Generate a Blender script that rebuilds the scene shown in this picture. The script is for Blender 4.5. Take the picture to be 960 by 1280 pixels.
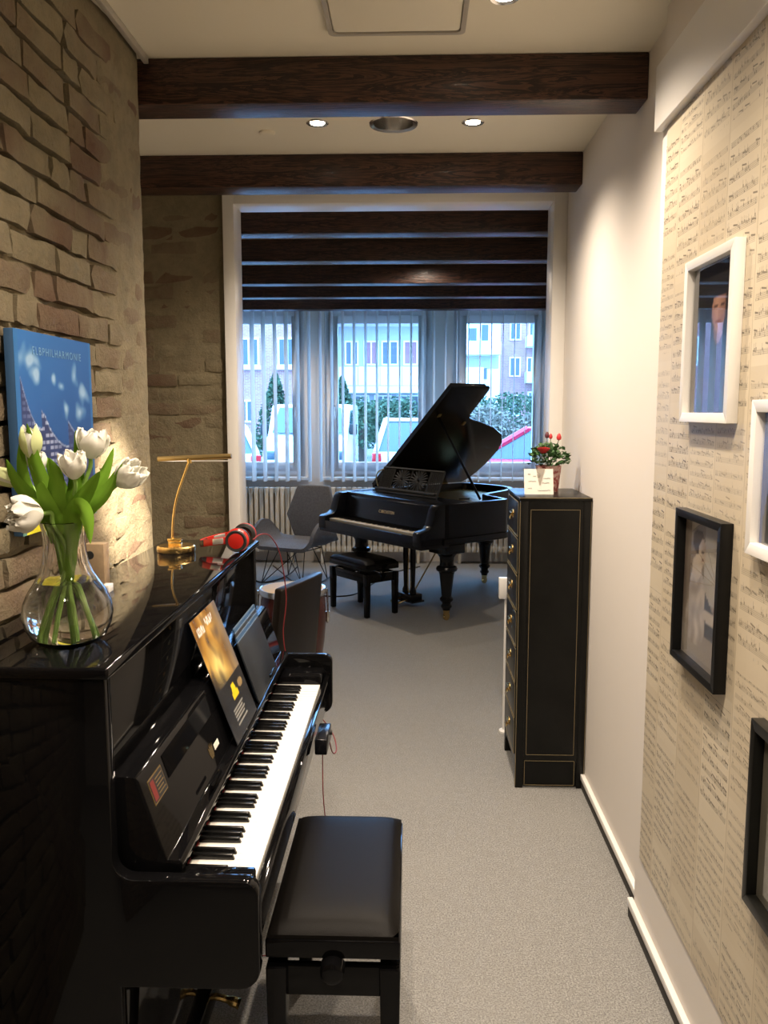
import bpy, bmesh, math, random
from mathutils import Vector, Matrix, noise

for o in list(bpy.data.objects):
    bpy.data.objects.remove(o)
scene = bpy.context.scene
COL = scene.collection
random.seed(7)
PI = math.pi

# ------------------------------------------------------------------ camera
FPX, CAMH = 1050.0, 1.69
pitch = math.atan((640 - 513) / FPX)
yaw = math.atan((514 - 480) / FPX * math.cos(pitch))
F = Vector((-math.sin(yaw) * math.cos(pitch), math.cos(yaw) * math.cos(pitch), -math.sin(pitch)))
R = Vector((math.cos(yaw), math.sin(yaw), 0))
U = R.cross(F)
cd = bpy.data.cameras.new('camera')
cam = bpy.data.objects.new('camera', cd)
COL.objects.link(cam)
cd.sensor_fit = 'VERTICAL'
cd.sensor_height = 36.0
cd.lens = 36.0 * FPX / 1280.0
cd.clip_start = 0.02
cd.clip_end = 500
m3 = Matrix((R, U, -F)).transposed()
cam.matrix_world = Matrix.Translation((0, 0, CAMH)) @ m3.to_4x4()
scene.camera = cam

# ------------------------------------------------------------------ world, exposure
w = bpy.data.worlds.new('overcast_sky')
scene.world = w
w.use_nodes = True
wn = w.node_tree.nodes
bg = wn['Background']
bg.inputs[0].default_value = (0.22, 0.50, 1.0, 1)
bg.inputs[1].default_value = 13.5
vs = scene.view_settings
scene.display_settings.display_device = 'sRGB'
vs.view_transform = 'Standard'
vs.look = 'None'
vs.exposure = 0.15
vs.gamma = 1.0
vs.use_curve_mapping = False
WARM = (1.0, 0.83, 0.66)
P_MAIN = 100.0          # power of one ceiling downlight

# ------------------------------------------------------------------ helpers
def lin(c):
    return tuple((x / 12.92 if x <= 0.04045 else ((x + 0.055) / 1.055) ** 2.4) for x in c)

def rgb(r, g, b):
    return lin((r / 255.0, g / 255.0, b / 255.0))

class NT:
    """small node helper"""
    def __init__(s, mat):
        s.t = mat.node_tree
        s.n = s.t.nodes
        s.l = s.t.links
    def new(s, kind, **kw):
        n = s.n.new(kind)
        for k, v in kw.items():
            setattr(n, k, v)
        return n
    def put(s, sock, v):
        if isinstance(v, bpy.types.NodeSocket):
            s.l.new(v, sock)
        elif v is not None:
            sock.default_value = v
    def m(s, op, a, b=None, c=None):
        n = s.new('ShaderNodeMath', operation=op)
        s.put(n.inputs[0], a)
        if b is not None: s.put(n.inputs[1], b)
        if c is not None: s.put(n.inputs[2], c)
        return n.outputs[0]
    def mix(s, f, a, b):
        n = s.new('ShaderNodeMix', data_type='RGBA')
        s.put(n.inputs[0], f)
        s.put(n.inputs[6], a if isinstance(a, bpy.types.NodeSocket) else (*a[:3], 1))
        s.put(n.inputs[7], b if isinstance(b, bpy.types.NodeSocket) else (*b[:3], 1))
        return n.outputs[2]
    def coord(s, kind='Object'):
        return s.new('ShaderNodeTexCoord').outputs[kind]
    def mapping(s, v, scale=(1, 1, 1), loc=(0, 0, 0), rot=(0, 0, 0)):
        n = s.new('ShaderNodeMapping')
        s.l.new(v, n.inputs[0])
        n.inputs['Scale'].default_value = scale
        n.inputs['Location'].default_value = loc
        n.inputs['Rotation'].default_value = rot
        return n.outputs[0]
    def noise(s, v, scale=5, detail=3, rough=.5, dist=0):
        n = s.new('ShaderNodeTexNoise')
        if v is not None: s.l.new(v, n.inputs['Vector'])
        n.inputs['Scale'].default_value = scale
        n.inputs['Detail'].default_value = detail
        n.inputs['Roughness'].default_value = rough
        n.inputs['Distortion'].default_value = dist
        return n.outputs[0]
    def ramp(s, f, lo, hi):
        n = s.new('ShaderNodeMapRange')
        n.interpolation_type = 'SMOOTHSTEP'
        s.put(n.inputs[0], f)
        n.inputs[1].default_value = lo
        n.inputs[2].default_value = hi
        return n.outputs[0]
    def bump(s, h, strength=.3, dist=.01):
        n = s.new('ShaderNodeBump')
        n.inputs['Strength'].default_value = strength
        n.inputs['Distance'].default_value = dist
        s.l.new(h, n.inputs['Height'])
        return n.outputs[0]

def mat(name, col, rough=.5, metal=0, spec=.5, coat=0, var=None, bump=None, emit=None, transl=0):
    """var=(scale, amount): colour mottling; bump=(scale, strength, dist)"""
    m = bpy.data.materials.new(name)
    m.use_nodes = True
    t = NT(m)
    p = t.n['Principled BSDF']
    p.inputs['Base Color'].default_value = (*col, 1)
    p.inputs['Roughness'].default_value = rough
    p.inputs['Metallic'].default_value = metal
    p.inputs['Specular IOR Level'].default_value = spec
    p.inputs['Coat Weight'].default_value = coat
    p.inputs['Coat Roughness'].default_value = .03
    if var:
        f = t.noise(t.coord(), var[0], 4, .6)
        k = var[1]
        c = t.mix(t.ramp(f, .3, .7), tuple(x * (1 - k) for x in col), tuple(min(1, x * (1 + k)) for x in col))
        t.l.new(c, p.inputs['Base Color'])
    if bump:
        f = t.noise(t.coord(), bump[0], 4, .6)
        t.l.new(t.bump(f, bump[1], bump[2]), p.inputs['Normal'])
    if emit:
        p.inputs['Emission Color'].default_value = (*emit[0], 1)
        p.inputs['Emission Strength'].default_value = emit[1]
    return m

def tag(o, label=None, cat=None, group=None, kind=None):
    if label: o['label'] = label
    if cat: o['category'] = cat
    if group: o['group'] = group
    if kind: o['kind'] = kind
    return o

def empty(name, loc=(0, 0, 0), rz=0, label=None, cat=None, group=None):
    o = bpy.data.objects.new(name, None)
    o.empty_display_size = .05
    COL.objects.link(o)
    o.location = loc
    o.rotation_euler = (0, 0, rz)
    return tag(o, label, cat, group)

def link(name, me, parent=None, loc=(0, 0, 0), rot=(0, 0, 0), scale=(1, 1, 1)):
    o = bpy.data.objects.new(name, me)
    COL.objects.link(o)
    o.parent = parent
    o.location = loc
    o.rotation_euler = rot
    o.scale = scale
    return o

def copy_tree(o, parent=None):
    c = o.copy()
    COL.objects.link(c)
    if parent: c.parent = parent
    for ch in [x for x in list(COL.objects) if x.parent == o]:
        copy_tree(ch, c)
    return c

class MB:
    """mesh builder; coordinates minus origin o"""
    def __init__(s, o=(0, 0, 0)):
        s.v = []; s.f = []; s.o = Vector(o)
    def add(s, vs, fs):
        b = len(s.v)
        s.v += [Vector(x) - s.o for x in vs]
        s.f += [tuple(b + i for i in f) for f in fs]
        return s
    def box(s, x0, x1, y0, y1, z0, z1):
        if x0 > x1: x0, x1 = x1, x0
        if y0 > y1: y0, y1 = y1, y0
        if z0 > z1: z0, z1 = z1, z0
        return s.add([(x0, y0, z0), (x1, y0, z0), (x1, y1, z0), (x0, y1, z0), (x0, y0, z1), (x1, y0, z1), (x1, y1, z1), (x0, y1, z1)],
                     [(0, 3, 2, 1), (4, 5, 6, 7), (0, 1, 5, 4), (1, 2, 6, 5), (2, 3, 7, 6), (3, 0, 4, 7)])
    def prism(s, prof, axis, a0, a1):
        """prof: 2D polygon; axis 'x': (y,z), 'y': (x,z), 'z': (x,y)"""
        def P(p, a):
            if axis == 'x': return (a, p[0], p[1])
            if axis == 'y': return (p[0], a, p[1])
            return (p[0], p[1], a)
        n = len(prof)
        vs = [P(p, a0) for p in prof] + [P(p, a1) for p in prof]
        fs = [tuple(range(n)), tuple(range(2 * n - 1, n - 1, -1))]
        fs += [(i, i + n, (i + 1) % n + n, (i + 1) % n) for i in range(n)]
        return s.add(vs, fs)
    def lathe(s, prof, c=(0, 0, 0), seg=24, mod=None, axis='z'):
        vs, fs = [], []
        n = len(prof)
        for i in range(seg):
            a = 2 * PI * i / seg
            for j, (r, z) in enumerate(prof):
                rr = r * (mod(a, z) if mod else 1)
                if axis == 'z': q = (c[0] + rr * math.cos(a), c[1] + rr * math.sin(a), c[2] + z)
                elif axis == 'y': q = (c[0] + rr * math.cos(a), c[1] + z, c[2] + rr * math.sin(a))
                else: q = (c[0] + z, c[1] + rr * math.cos(a), c[2] + rr * math.sin(a))
                vs.append(q)
        for i in range(seg):
            k = (i + 1) % seg
            for j in range(n - 1):
                fs.append((i * n + j, k * n + j, k * n + j + 1, i * n + j + 1))
        if prof[0][0] > 1e-6: fs.append(tuple(i * n for i in range(seg - 1, -1, -1)))
        if prof[-1][0] > 1e-6: fs.append(tuple(i * n + n - 1 for i in range(seg)))
        return s.add(vs, fs)
    def tube(s, pts, r, seg=8, caps=True):
        pts = [Vector(p) for p in pts]
        n = len(pts)
        rs = r if isinstance(r, (list, tuple)) else [r] * n
        vs, fs = [], []
        up = Vector((0, 0, 1))
        t0 = (pts[1] - pts[0]).normalized()
        if abs(t0.dot(up)) > .95: up = Vector((1, 0, 0))
        for i, p in enumerate(pts):
            t = (pts[min(i + 1, n - 1)] - pts[max(i - 1, 0)]).normalized()
            sd = t.cross(up)
            if sd.length < 1e-4: sd = t.orthogonal()
            sd.normalize()
            up = sd.cross(t).normalized()
            for k in range(seg):
                a = 2 * PI * k / seg
                vs.append(p + (sd * math.cos(a) + up * math.sin(a)) * rs[i])
        for i in range(n - 1):
            for k in range(seg):
                k2 = (k + 1) % seg
                fs.append((i * seg + k, i * seg + k2, (i + 1) * seg + k2, (i + 1) * seg + k))
        if caps:
            fs.append(tuple(range(seg - 1, -1, -1)))
            fs.append(tuple((n - 1) * seg + k for k in range(seg)))
        return s.add(vs, fs)
    def grid(s, fn, nu, nv):
        vs = [fn(i / nu, j / nv) for i in range(nu + 1) for j in range(nv + 1)]
        fs = [(i * (nv + 1) + j, (i + 1) * (nv + 1) + j, (i + 1) * (nv + 1) + j + 1, i * (nv + 1) + j + 1) for i in range(nu) for j in range(nv)]
        return s.add(vs, fs)
    def mesh(s, name, material=None, bevel=0, smooth=True, angle=35, seg=2, solid=0):
        bm = bmesh.new()
        bv = [bm.verts.new(v) for v in s.v]
        for f in s.f:
            try: bm.faces.new([bv[i] for i in f])
            except ValueError: pass
        bmesh.ops.remove_doubles(bm, verts=bm.verts, dist=1e-6)
        if solid:
            bmesh.ops.recalc_face_normals(bm, faces=bm.faces)
            bmesh.ops.solidify(bm, geom=bm.faces[:], thickness=solid)
        bmesh.ops.recalc_face_normals(bm, faces=bm.faces)
        if bevel:
            es = [e for e in bm.edges if len(e.link_faces) == 2 and e.calc_face_angle(0) > math.radians(30)]
            bmesh.ops.bevel(bm, geom=es, offset=bevel, segments=seg, affect='EDGES', profile=.5, clamp_overlap=True)
        me = bpy.data.meshes.new(name)
        bm.to_mesh(me)
        bm.free()
        if smooth:
            me.polygons.foreach_set('use_smooth', [True] * len(me.polygons))
            me.set_sharp_from_angle(angle=math.radians(angle))
        if material: me.materials.append(material)
        return me
    def build(s, name, material=None, parent=None, bevel=0, smooth=True, angle=35, seg=2, solid=0, **kw):
        return link(name, s.mesh(name, material, bevel, smooth, angle, seg, solid), parent, **kw)

def box(name, material, parent, x0, x1, y0, y1, z0, z1, bevel=0, o=(0, 0, 0), **kw):
    return MB(o).box(x0, x1, y0, y1, z0, z1).build(name, material, parent, bevel=bevel, **kw)

def struct(o, label, cat):
    return tag(o, label, cat, kind='structure')

def spline(pts, n=8):
    """Catmull-Rom through pts"""
    pts = [Vector(p) for p in pts]
    P = [pts[0] * 2 - pts[1]] + pts + [pts[-1] * 2 - pts[-2]]
    out = []
    for i in range(1, len(P) - 2):
        for k in range(n):
            t = k / n
            a, b, c, d = P[i - 1], P[i], P[i + 1], P[i + 2]
            out.append(.5 * (2 * b + (c - a) * t + (2 * a - 5 * b + 4 * c - d) * t * t + (3 * b - a - 3 * c + d) * t ** 3))
    out.append(pts[-1])
    return out

def print_mesh(name, nx, ny, P, func, material, parent, loc=(0, 0, 0)):
    """flat print: grid with colour attribute; P(u,v) -> point, func(u,v) -> sRGB 0..1"""
    vs = [P(i / nx, j / ny) for i in range(nx + 1) for j in range(ny + 1)]
    fs = [(i * (ny + 1) + j, (i + 1) * (ny + 1) + j, (i + 1) * (ny + 1) + j + 1, i * (ny + 1) + j + 1) for i in range(nx) for j in range(ny)]
    me = bpy.data.meshes.new(name)
    me.from_pydata([tuple(v) for v in vs], [], fs)
    at = me.color_attributes.new('Col', 'FLOAT_COLOR', 'POINT')
    buf = []
    for i in range(nx + 1):
        for j in range(ny + 1):
            c = lin(tuple(min(1, max(0, x)) for x in func(i / nx, j / ny)))
            buf += [c[0], c[1], c[2], 1]
    at.data.foreach_set('color', buf)
    me.materials.append(material)
    return link(name, me, parent, loc)

def text_mesh(name, body, size, material, parent, loc, rot, depth=.0006, align='CENTER', space=1.0):
    cu = bpy.data.curves.new(name, 'FONT')
    cu.body = body
    cu.size = size
    cu.extrude = depth
    cu.align_x = align
    cu.align_y = 'CENTER'
    cu.space_character = space
    cu.resolution_u = 3
    tmp = bpy.data.objects.new(name + '_tmp', cu)
    COL.objects.link(tmp)
    dg = bpy.context.evaluated_depsgraph_get()
    me = bpy.data.meshes.new_from_object(tmp.evaluated_get(dg))
    bpy.data.objects.remove(tmp)
    me.materials.clear()
    me.materials.append(material)
    return link(name, me, parent, loc, rot)

# ------------------------------------------------------------------ materials
M = {}
M['wall'] = mat('wall_paint', (.74, .695, .64), .75, bump=(260, .08, .002))
M['ceil'] = mat('ceiling_paint', (.78, .73, .60), .85)
M['white'] = mat('white_lacquer', (.82, .80, .76), .35)
M['frame_white'] = mat('window_white', (.80, .81, .82), .4)
M['black'] = mat('black_polish', (.0035, .0035, .004), .045, spec=.18)
M['satin'] = mat('satin_black', (.0055, .006, .008), .22, spec=.3)
M['leather'] = mat('black_leather', (.0045, .0038, .0032), .42, spec=.10, bump=(420, .25, .002))
M['brown_leather'] = mat('brown_leather', (.009, .0065, .005), .36, spec=.22, bump=(300, .15, .002))
M['ivory'] = mat('key_ivory', (.86, .84, .78), .18)
M['ivory_old'] = mat('old_ivory', (.68, .60, .44), .3)
M['ebony'] = mat('key_ebony', (.006, .006, .006), .22)
M['felt'] = mat('red_felt', (.25, .012, .02), .9)
M['brass'] = mat('brass', (.80, .56, .22), .22, 1)
M['brass_dull'] = mat('aged_brass', (.55, .40, .17), .38, 1)
M['chrome'] = mat('chrome', (.82, .80, .76), .22, 1)
M['dark'] = mat('dark_matte', (.012, .012, .012), .7)
M['red_plastic'] = mat('red_plastic', (.52, .018, .012), .3)
M['red_cable'] = mat('red_cable', (.20, .018, .022), .5)
M['pad'] = mat('ear_pad', (.015, .012, .011), .55)
M['silver'] = mat('silver_plastic', (.62, .60, .57), .3, .6)
M['radiator'] = mat('radiator_enamel', (.80, .74, .62), .4)
M['grey_fabric'] = mat('grey_upholstery', (.15, .15, .155), .85, var=(60, .15), bump=(500, .25, .002))
M['black_wire'] = mat('black_wire', (.01, .01, .01), .4)
M['pale_wood'] = mat('pale_wood', (.36, .26, .16), .5, var=(18, .2))
M['drum_red'] = mat('drum_shell', (.060, .012, .009), .25, coat=.3, var=(9, .35))
M['drum_head'] = mat('drum_head', (.62, .48, .30), .6)
M['paper'] = mat('card_paper', (.80, .78, .70), .7)
M['ink'] = mat('grey_ink', (.16, .15, .15), .8)
M['gold_line'] = mat('gold_line', (.30, .24, .13), .5, .3)
M['cab_black'] = mat('cabinet_lacquer', (.005, .005, .0045), .30, spec=.22, var=(6, .3))
M['copper'] = mat('soundboard_wood', (.42, .20, .07), .3, coat=.4, var=(12, .3))
M['gold_plate'] = mat('gold_iron_plate', (.50, .34, .12), .35, .7)
M['petal'] = mat('tulip_petal', (.86, .85, .76), .45)
M['petal_green'] = mat('bud_petal', (.62, .70, .32), .45)
M['leaf'] = mat('tulip_leaf', (.17, .34, .035), .42, var=(9, .35))
M['stem'] = mat('tulip_stem', (.24, .42, .08), .45)
M['rose_leaf'] = mat('rose_leaf', (.035, .10, .022), .45, var=(40, .5))
M['rose'] = mat('rose_petal', (.55, .03, .035), .5)
M['soil'] = mat('soil', (.03, .02, .015), .95)
M['duct'] = mat('aluminium_strip', (.46, .43, .38), .45, .2)
M['baseboard_dark'] = mat('carpet_edge', (.045, .042, .038), .85)
M['socket'] = mat('plastic_white', (.8, .79, .76), .35)
M['booklet'] = mat('dark_booklet_cover', (.022, .026, .032), .3, coat=.2)
M['booklet_blue'] = mat('blue_booklet_cover', (.03, .08, .17), .3, coat=.2)
M['drape'] = mat('navy_curtain', (.012, .05, .13), .8)
M['pages'] = mat('bluish_page_edges', (.10, .15, .22), .6)
M['plum'] = mat('plum', (.10, .02, .03), .5)

def print_mat(name, rough=.5, coat=0):
    m = bpy.data.materials.new(name)
    m.use_nodes = True
    t = NT(m)
    p = t.n['Principled BSDF']
    a = t.new('ShaderNodeVertexColor')
    a.layer_name = 'Col'
    t.l.new(a.outputs[0], p.inputs['Base Color'])
    p.inputs['Roughness'].default_value = rough
    p.inputs['Coat Weight'].default_value = coat
    return m
M['print'] = print_mat('printed_paper')
M['print_gloss'] = print_mat('printed_gloss', .25, .3)

def glass_thin(name, tint=(1, 1, 1), gl=1.0):
    m = bpy.data.materials.new(name)
    m.use_nodes = True
    t = NT(m)
    t.n.remove(t.n['Principled BSDF'])
    out = t.n['Material Output']
    tr = t.new('ShaderNodeBsdfTransparent'); tr.inputs[0].default_value = (*tint, 1)
    g = t.new('ShaderNodeBsdfGlossy'); g.inputs['Roughness'].default_value = .01
    fr = t.new('ShaderNodeFresnel'); fr.inputs[0].default_value = 1.5
    mx = t.new('ShaderNodeMixShader')
    bf_ = t.new('ShaderNodeNewGeometry').outputs['Backfacing']
    t.l.new(t.m('MULTIPLY', t.m('MULTIPLY', fr.outputs[0], gl), t.m('SUBTRACT', 1.0, bf_)), mx.inputs[0])
    t.l.new(tr.outputs[0], mx.inputs[1]); t.l.new(g.outputs[0], mx.inputs[2])
    t.l.new(mx.outputs[0], out.inputs[0])
    return m
M['pane'] = glass_thin('window_glass', (.97, .98, .98), .8)
M['picture_glass'] = glass_thin('picture_glass', (1, 1, 1), 1.8)

def glass_solid(name, ior, col=(1, 1, 1)):
    m = bpy.data.materials.new(name)
    m.use_nodes = True
    p = m.node_tree.nodes['Principled BSDF']
    p.inputs['Base Color'].default_value = (*col, 1)
    p.inputs['Transmission Weight'].default_value = 1
    p.inputs['Roughness'].default_value = 0
    p.inputs['IOR'].default_value = ior
    return m
M['vase'] = glass_solid('vase_glass', 1.45)
M['water'] = glass_solid('water', 1.33, (.97, .99, .95))

# blind fabric: translucent
def fabric_translucent(name, col, k):
    m = bpy.data.materials.new(name)
    m.use_nodes = True
    t = NT(m)
    t.n.remove(t.n['Principled BSDF'])
    d = t.new('ShaderNodeBsdfDiffuse'); d.inputs[0].default_value = (*col, 1)
    tr = t.new('ShaderNodeBsdfTranslucent'); tr.inputs[0].default_value = (*col, 1)
    mx = t.new('ShaderNodeMixShader'); mx.inputs[0].default_value = k
    t.l.new(d.outputs[0], mx.inputs[1]); t.l.new(tr.outputs[0], mx.inputs[2])
    t.l.new(mx.outputs[0], t.n['Material Output'].inputs[0])
    return m
M['petal'] = fabric_translucent('tulip_petal', (.90, .89, .82), .30)
M['petal_green'] = fabric_translucent('bud_petal', (.72, .78, .42), .30)
M['leaf'] = fabric_translucent('tulip_leaf', (.22, .42, .045), .35)
M['slat'] = fabric_translucent('blind_fabric', (.84, .83, .80), .5)

# carpet
m = mat('carpet', (.30, .29, .27), .95, spec=.1)
t = NT(m); p = t.n['Principled BSDF']; co = t.coord()
n1 = t.noise(co, 180, 4, .8); n2 = t.noise(co, 28, 3, .6); n3 = t.noise(co, 1.3, 2, .5)
c = t.mix(t.ramp(n1, .36, .64), (.150, .148, .142), (.400, .395, .375))
c = t.mix(t.m('MULTIPLY', t.ramp(n2, .35, .7), .35), c, (.215, .212, .200))
c = t.mix(t.m('MULTIPLY', t.ramp(n3, .4, .65), .15), c, (.33, .325, .305))
t.l.new(c, p.inputs['Base Color'])
t.l.new(t.bump(n1, .5, .006), p.inputs['Normal'])
M['carpet'] = m

# stained beam wood, grain along X
m = mat('dark_beam_wood', (.03, .015, .01), .40, spec=.5, coat=.04)
t = NT(m); p = t.n['Principled BSDF']
co = t.mapping(t.coord(), (.55, 6, 6))
a = t.noise(co, 3.2, 5, .6, 2.2)
wv = t.m('FRACT', t.m('MULTIPLY', a, 7.0))
fine = t.noise(t.mapping(t.coord(), (3, 120, 120)), 3, 3, .6)
g = t.m('ADD', t.m('MULTIPLY', t.ramp(wv, .1, .95), .6), t.m('MULTIPLY', fine, .55))
c = t.mix(t.ramp(g, .25, .95), (.013, .0055, .0042), (.085, .036, .023))
t.l.new(c, p.inputs['Base Color'])
t.l.new(t.bump(g, .25, .003), p.inputs['Normal'])
M['beam'] = m

# brick and slurry
def brick_mat(name, slurry):
    m = mat(name, (.3, .25, .18), .88, spec=.2)
    t = NT(m); p = t.n['Principled BSDF']
    geo = t.new('ShaderNodeNewGeometry').outputs['Position']
    rnd = t.new('ShaderNodeObjectInfo').outputs['Random']
    big = t.noise(geo, 2.1, 4, .6)
    mid = t.noise(geo, 13, 5, .65)
    fin = t.noise(geo, 70, 5, .7)
    base = t.mix(rnd, (.150, .100, .066), (.205, .165, .108))
    base = t.mix(t.ramp(mid, .42, .75), base, (.120, .066, .045))
    tan = t.mix(t.ramp(mid, .35, .7), (.245, .208, .132), (.190, .162, .104))
    f = t.ramp(t.m('ADD', big, t.m('ADD', t.m('MULTIPLY', rnd, .26), t.m('MULTIPLY', mid, .25))), .56 - slurry, .86 - slurry)
    c = t.mix(f, base, tan)
    c = t.mix(t.m('MULTIPLY', t.ramp(fin, .58, .75), .55), c, (.085, .066, .045))
    t.l.new(c, p.inputs['Base Color'])
    h = t.m('ADD', t.m('MULTIPLY', mid, .7), t.m('MULTIPLY', fin, .5))
    t.l.new(t.bump(h, 1.0, .012), p.inputs['Normal'])
    return m
M['brick'] = brick_mat('slurried_brick', 0)
M['mortar'] = brick_mat('mortar_slurry', .22)

# sheet-music wallpaper (flat print) in the wall's y,z plane
m = mat('sheet_music_wallpaper', (.6, .5, .35), .42, spec=.35)
t = NT(m); p = t.n['Principled BSDF']
sx = t.new('ShaderNodeSeparateXYZ'); t.l.new(t.coord(), sx.inputs[0])
y, z = sx.outputs[1], sx.outputs[2]
def wnoise(a, b=None, c=None):
    cb = t.new('ShaderNodeCombineXYZ')
    t.put(cb.inputs[0], a)
    if b is not None: t.put(cb.inputs[1], b)
    if c is not None: t.put(cb.inputs[2], c)
    n = t.new('ShaderNodeTexWhiteNoise', noise_dimensions='3D')
    t.l.new(cb.outputs[0], n.inputs[0])
    return n.outputs[0]
cy = t.m('DIVIDE', y, .19); pc = t.m('FLOOR', cy); fy = t.m('FRACT', cy)
zz = t.m('ADD', z, t.m('MULTIPLY', wnoise(pc, 3.3), .31))
cz = t.m('DIVIDE', zz, .33); pr = t.m('FLOOR', cz); fz = t.m('FRACT', cz)
r2 = wnoise(pc, pr, 1.7); r3 = wnoise(pc, pr, 9.1); r4 = wnoise(pc, pr, 5.2)
pit = t.m('ADD', t.m('MULTIPLY', t.m('FLOOR', t.m('MULTIPLY', r2, 3)), .006), .028)
q = t.m('DIVIDE', zz, pit); sysn = t.m('FLOOR', q); st = t.m('FRACT', q)
band = t.m('LESS_THAN', st, .40)
ln = t.m('LESS_THAN', t.m('FRACT', t.m('MULTIPLY', st, 10.0)), .24)
lines = t.m('MULTIPLY', band, ln)
jit = t.noise(t.coord(), 26, 2, .5)
# note heads / stems: cells along y
def cells(wd, seed):
    k = t.m('DIVIDE', y, wd)
    return t.m('FLOOR', k), t.m('FRACT', k), wnoise(t.m('FLOOR', k), sysn, seed)
ci, cf, cr = cells(.0085, 2.2)
pos = t.m('ADD', t.m('MULTIPLY', cr, .55), -.06)
d1 = t.m('ABSOLUTE', t.m('SUBTRACT', st, pos))
head = t.m('MULTIPLY', t.m('LESS_THAN', d1, .085), t.m('LESS_THAN', t.m('ABSOLUTE', t.m('SUBTRACT', cf, .45)), .27))
stem = t.m('MULTIPLY', t.m('LESS_THAN', t.m('ABSOLUTE', t.m('SUBTRACT', cf, .70)), .07),
           t.m('MULTIPLY', t.m('GREATER_THAN', st, pos), t.m('LESS_THAN', t.m('SUBTRACT', st, pos), .33)))
has = t.m('GREATER_THAN', wnoise(ci, sysn, 7.7), .42)
notes = t.m('MULTIPLY', has, t.m('MAXIMUM', head, stem))
bi, bf, br = cells(.036, 4.4)
bt = t.m('ADD', t.m('ADD', .44, t.m('MULTIPLY', t.m('SUBTRACT', wnoise(bi, sysn, 6.1), .5), .5)), t.m('MULTIPLY', t.m('SUBTRACT', bf, .5), .14))
beamm = t.m('MULTIPLY', t.m('LESS_THAN', t.m('ABSOLUTE', t.m('SUBTRACT', st, bt)), .05),
            t.m('MULTIPLY', t.m('GREATER_THAN', br, .55), t.m('LESS_THAN', bf, .72)))
ink = t.m('MAXIMUM', t.m('MAXIMUM', t.m('MULTIPLY', lines, .75), t.m('MULTIPLY', band, .16)), t.m('MAXIMUM', notes, beamm))
inpage = t.m('MULTIPLY', t.m('MULTIPLY', t.m('GREATER_THAN', fy, .05), t.m('LESS_THAN', fy, .95)),
             t.m('MULTIPLY', t.m('GREATER_THAN', fz, .07), t.m('LESS_THAN', fz, .92)))
amt = t.m('ADD', .40, t.m('MULTIPLY', r3, .44))
ink = t.m('MULTIPLY', t.m('MULTIPLY', ink, inpage), t.m('MULTIPLY', amt, t.ramp(jit, .10, .45)))
pap = t.mix(r4, (.570, .495, .370), (.640, .570, .440))
pap = t.mix(t.m('MULTIPLY', t.ramp(t.noise(t.coord(), 2.2, 3, .6), .35, .7), .45), pap, (.525, .440, .305))
seam = t.m('LESS_THAN', t.m('ABSOLUTE', t.m('SUBTRACT', fy, .5)), .492)
pap = t.mix(seam, (.44, .37, .26), pap)
c = t.mix(ink, pap, (.045, .034, .026))
t.l.new(c, p.inputs['Base Color'])
M['music'] = m

# ------------------------------------------------------------------ room shell
H = 2.87
XR, XP = .785, .750           # right wall, protruding pier face
XL = -.915                    # brick face
YE = 2.93                     # end of the brick wall
YC = 4.44                     # cross wall with the opening
YW = 9.35                     # window wall
struct(box('floor', M['carpet'], None, -2.9, 2.5, -2.7, 9.6, -.1, 0), 'grey speckled carpet covering the floor of both rooms', 'floor')
# ceiling with a round hole for the recessed can
hc = (-.078, 3.655, .085)
cb = MB()
hx0, hx1, hy0, hy1 = hc[0] - .15, hc[0] + .15, hc[1] - .15, hc[1] + .15
cb.box(-2.9, 2.5, -2.7, hy0, H, H + .12).box(-2.9, 2.5, hy1, 9.6, H, H + .12)
cb.box(-2.9, hx0, hy0, hy1, H, H + .12).box(hx1, 2.5, hy0, hy1, H, H + .12)
ring_c, ring_s = [], []
for i in range(32):
    a = 2 * PI * i / 32
    ring_c.append((hc[0] + hc[2] * math.cos(a), hc[1] + hc[2] * math.sin(a), H))
    k = .15 / max(abs(math.cos(a)), abs(math.sin(a)))
    ring_s.append((hc[0] + k * math.cos(a), hc[1] + k * math.sin(a), H))
cb.add(ring_c + ring_s, [(i, (i + 1) % 32, 32 + (i + 1) % 32, 32 + i) for i in range(32)])
struct(cb.build('ceiling', M['ceil'], None, smooth=False), 'cream white painted ceiling above both rooms', 'ceiling')

# brick walls -----------------------------------------------------------------
def brick_mesh(name, L, Hh, D, seed):
    rd = random.Random(seed)
    nu, nv = 4, 2
    mb = MB()
    vs, fs = [], []
    def fr(i, j):
        u, v = i / nu, j / nv
        yy = (u - .5) * L + rd.uniform(-.006, .006)
        zz_ = (v - .5) * Hh + rd.uniform(-.0045, .0045)
        edge = 0 if (0 < i < nu and 0 < j < nv) else .0065
        return (rd.uniform(-.004, .003) - edge, yy, zz_)
    front = [fr(i, j) for i in range(nu + 1) for j in range(nv + 1)]
    vs += front
    ID = lambda i, j: i * (nv + 1) + j
    for i in range(nu):
        for j in range(nv):
            fs.append((ID(i, j), ID(i + 1, j), ID(i + 1, j + 1), ID(i, j + 1)))
    ringi = [ID(i, 0) for i in range(nu + 1)] + [ID(nu, j) for j in range(1, nv + 1)] + [ID(i, nv) for i in range(nu - 1, -1, -1)] + [ID(0, j) for j in range(nv - 1, 0, -1)]
    b = len(vs)
    for k in ringi:
        vs.append((-D, vs[k][1], vs[k][2]))
    n = len(ringi)
    for k in range(n):
        fs.append((ringi[k], ringi[(k + 1) % n], b + (k + 1) % n, b + k))
    mb.add(vs, fs)
    return mb.mesh(name, M['brick'], angle=50)
PITCH = .0755
LS, LH = .228, .110
BM = {'s': [brick_mesh('brick', LS, .061, .034, 10 + i) for i in range(9)], 'h': [brick_mesh('brick', LH, .061, .034, 50 + i) for i in range(6)]}

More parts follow.
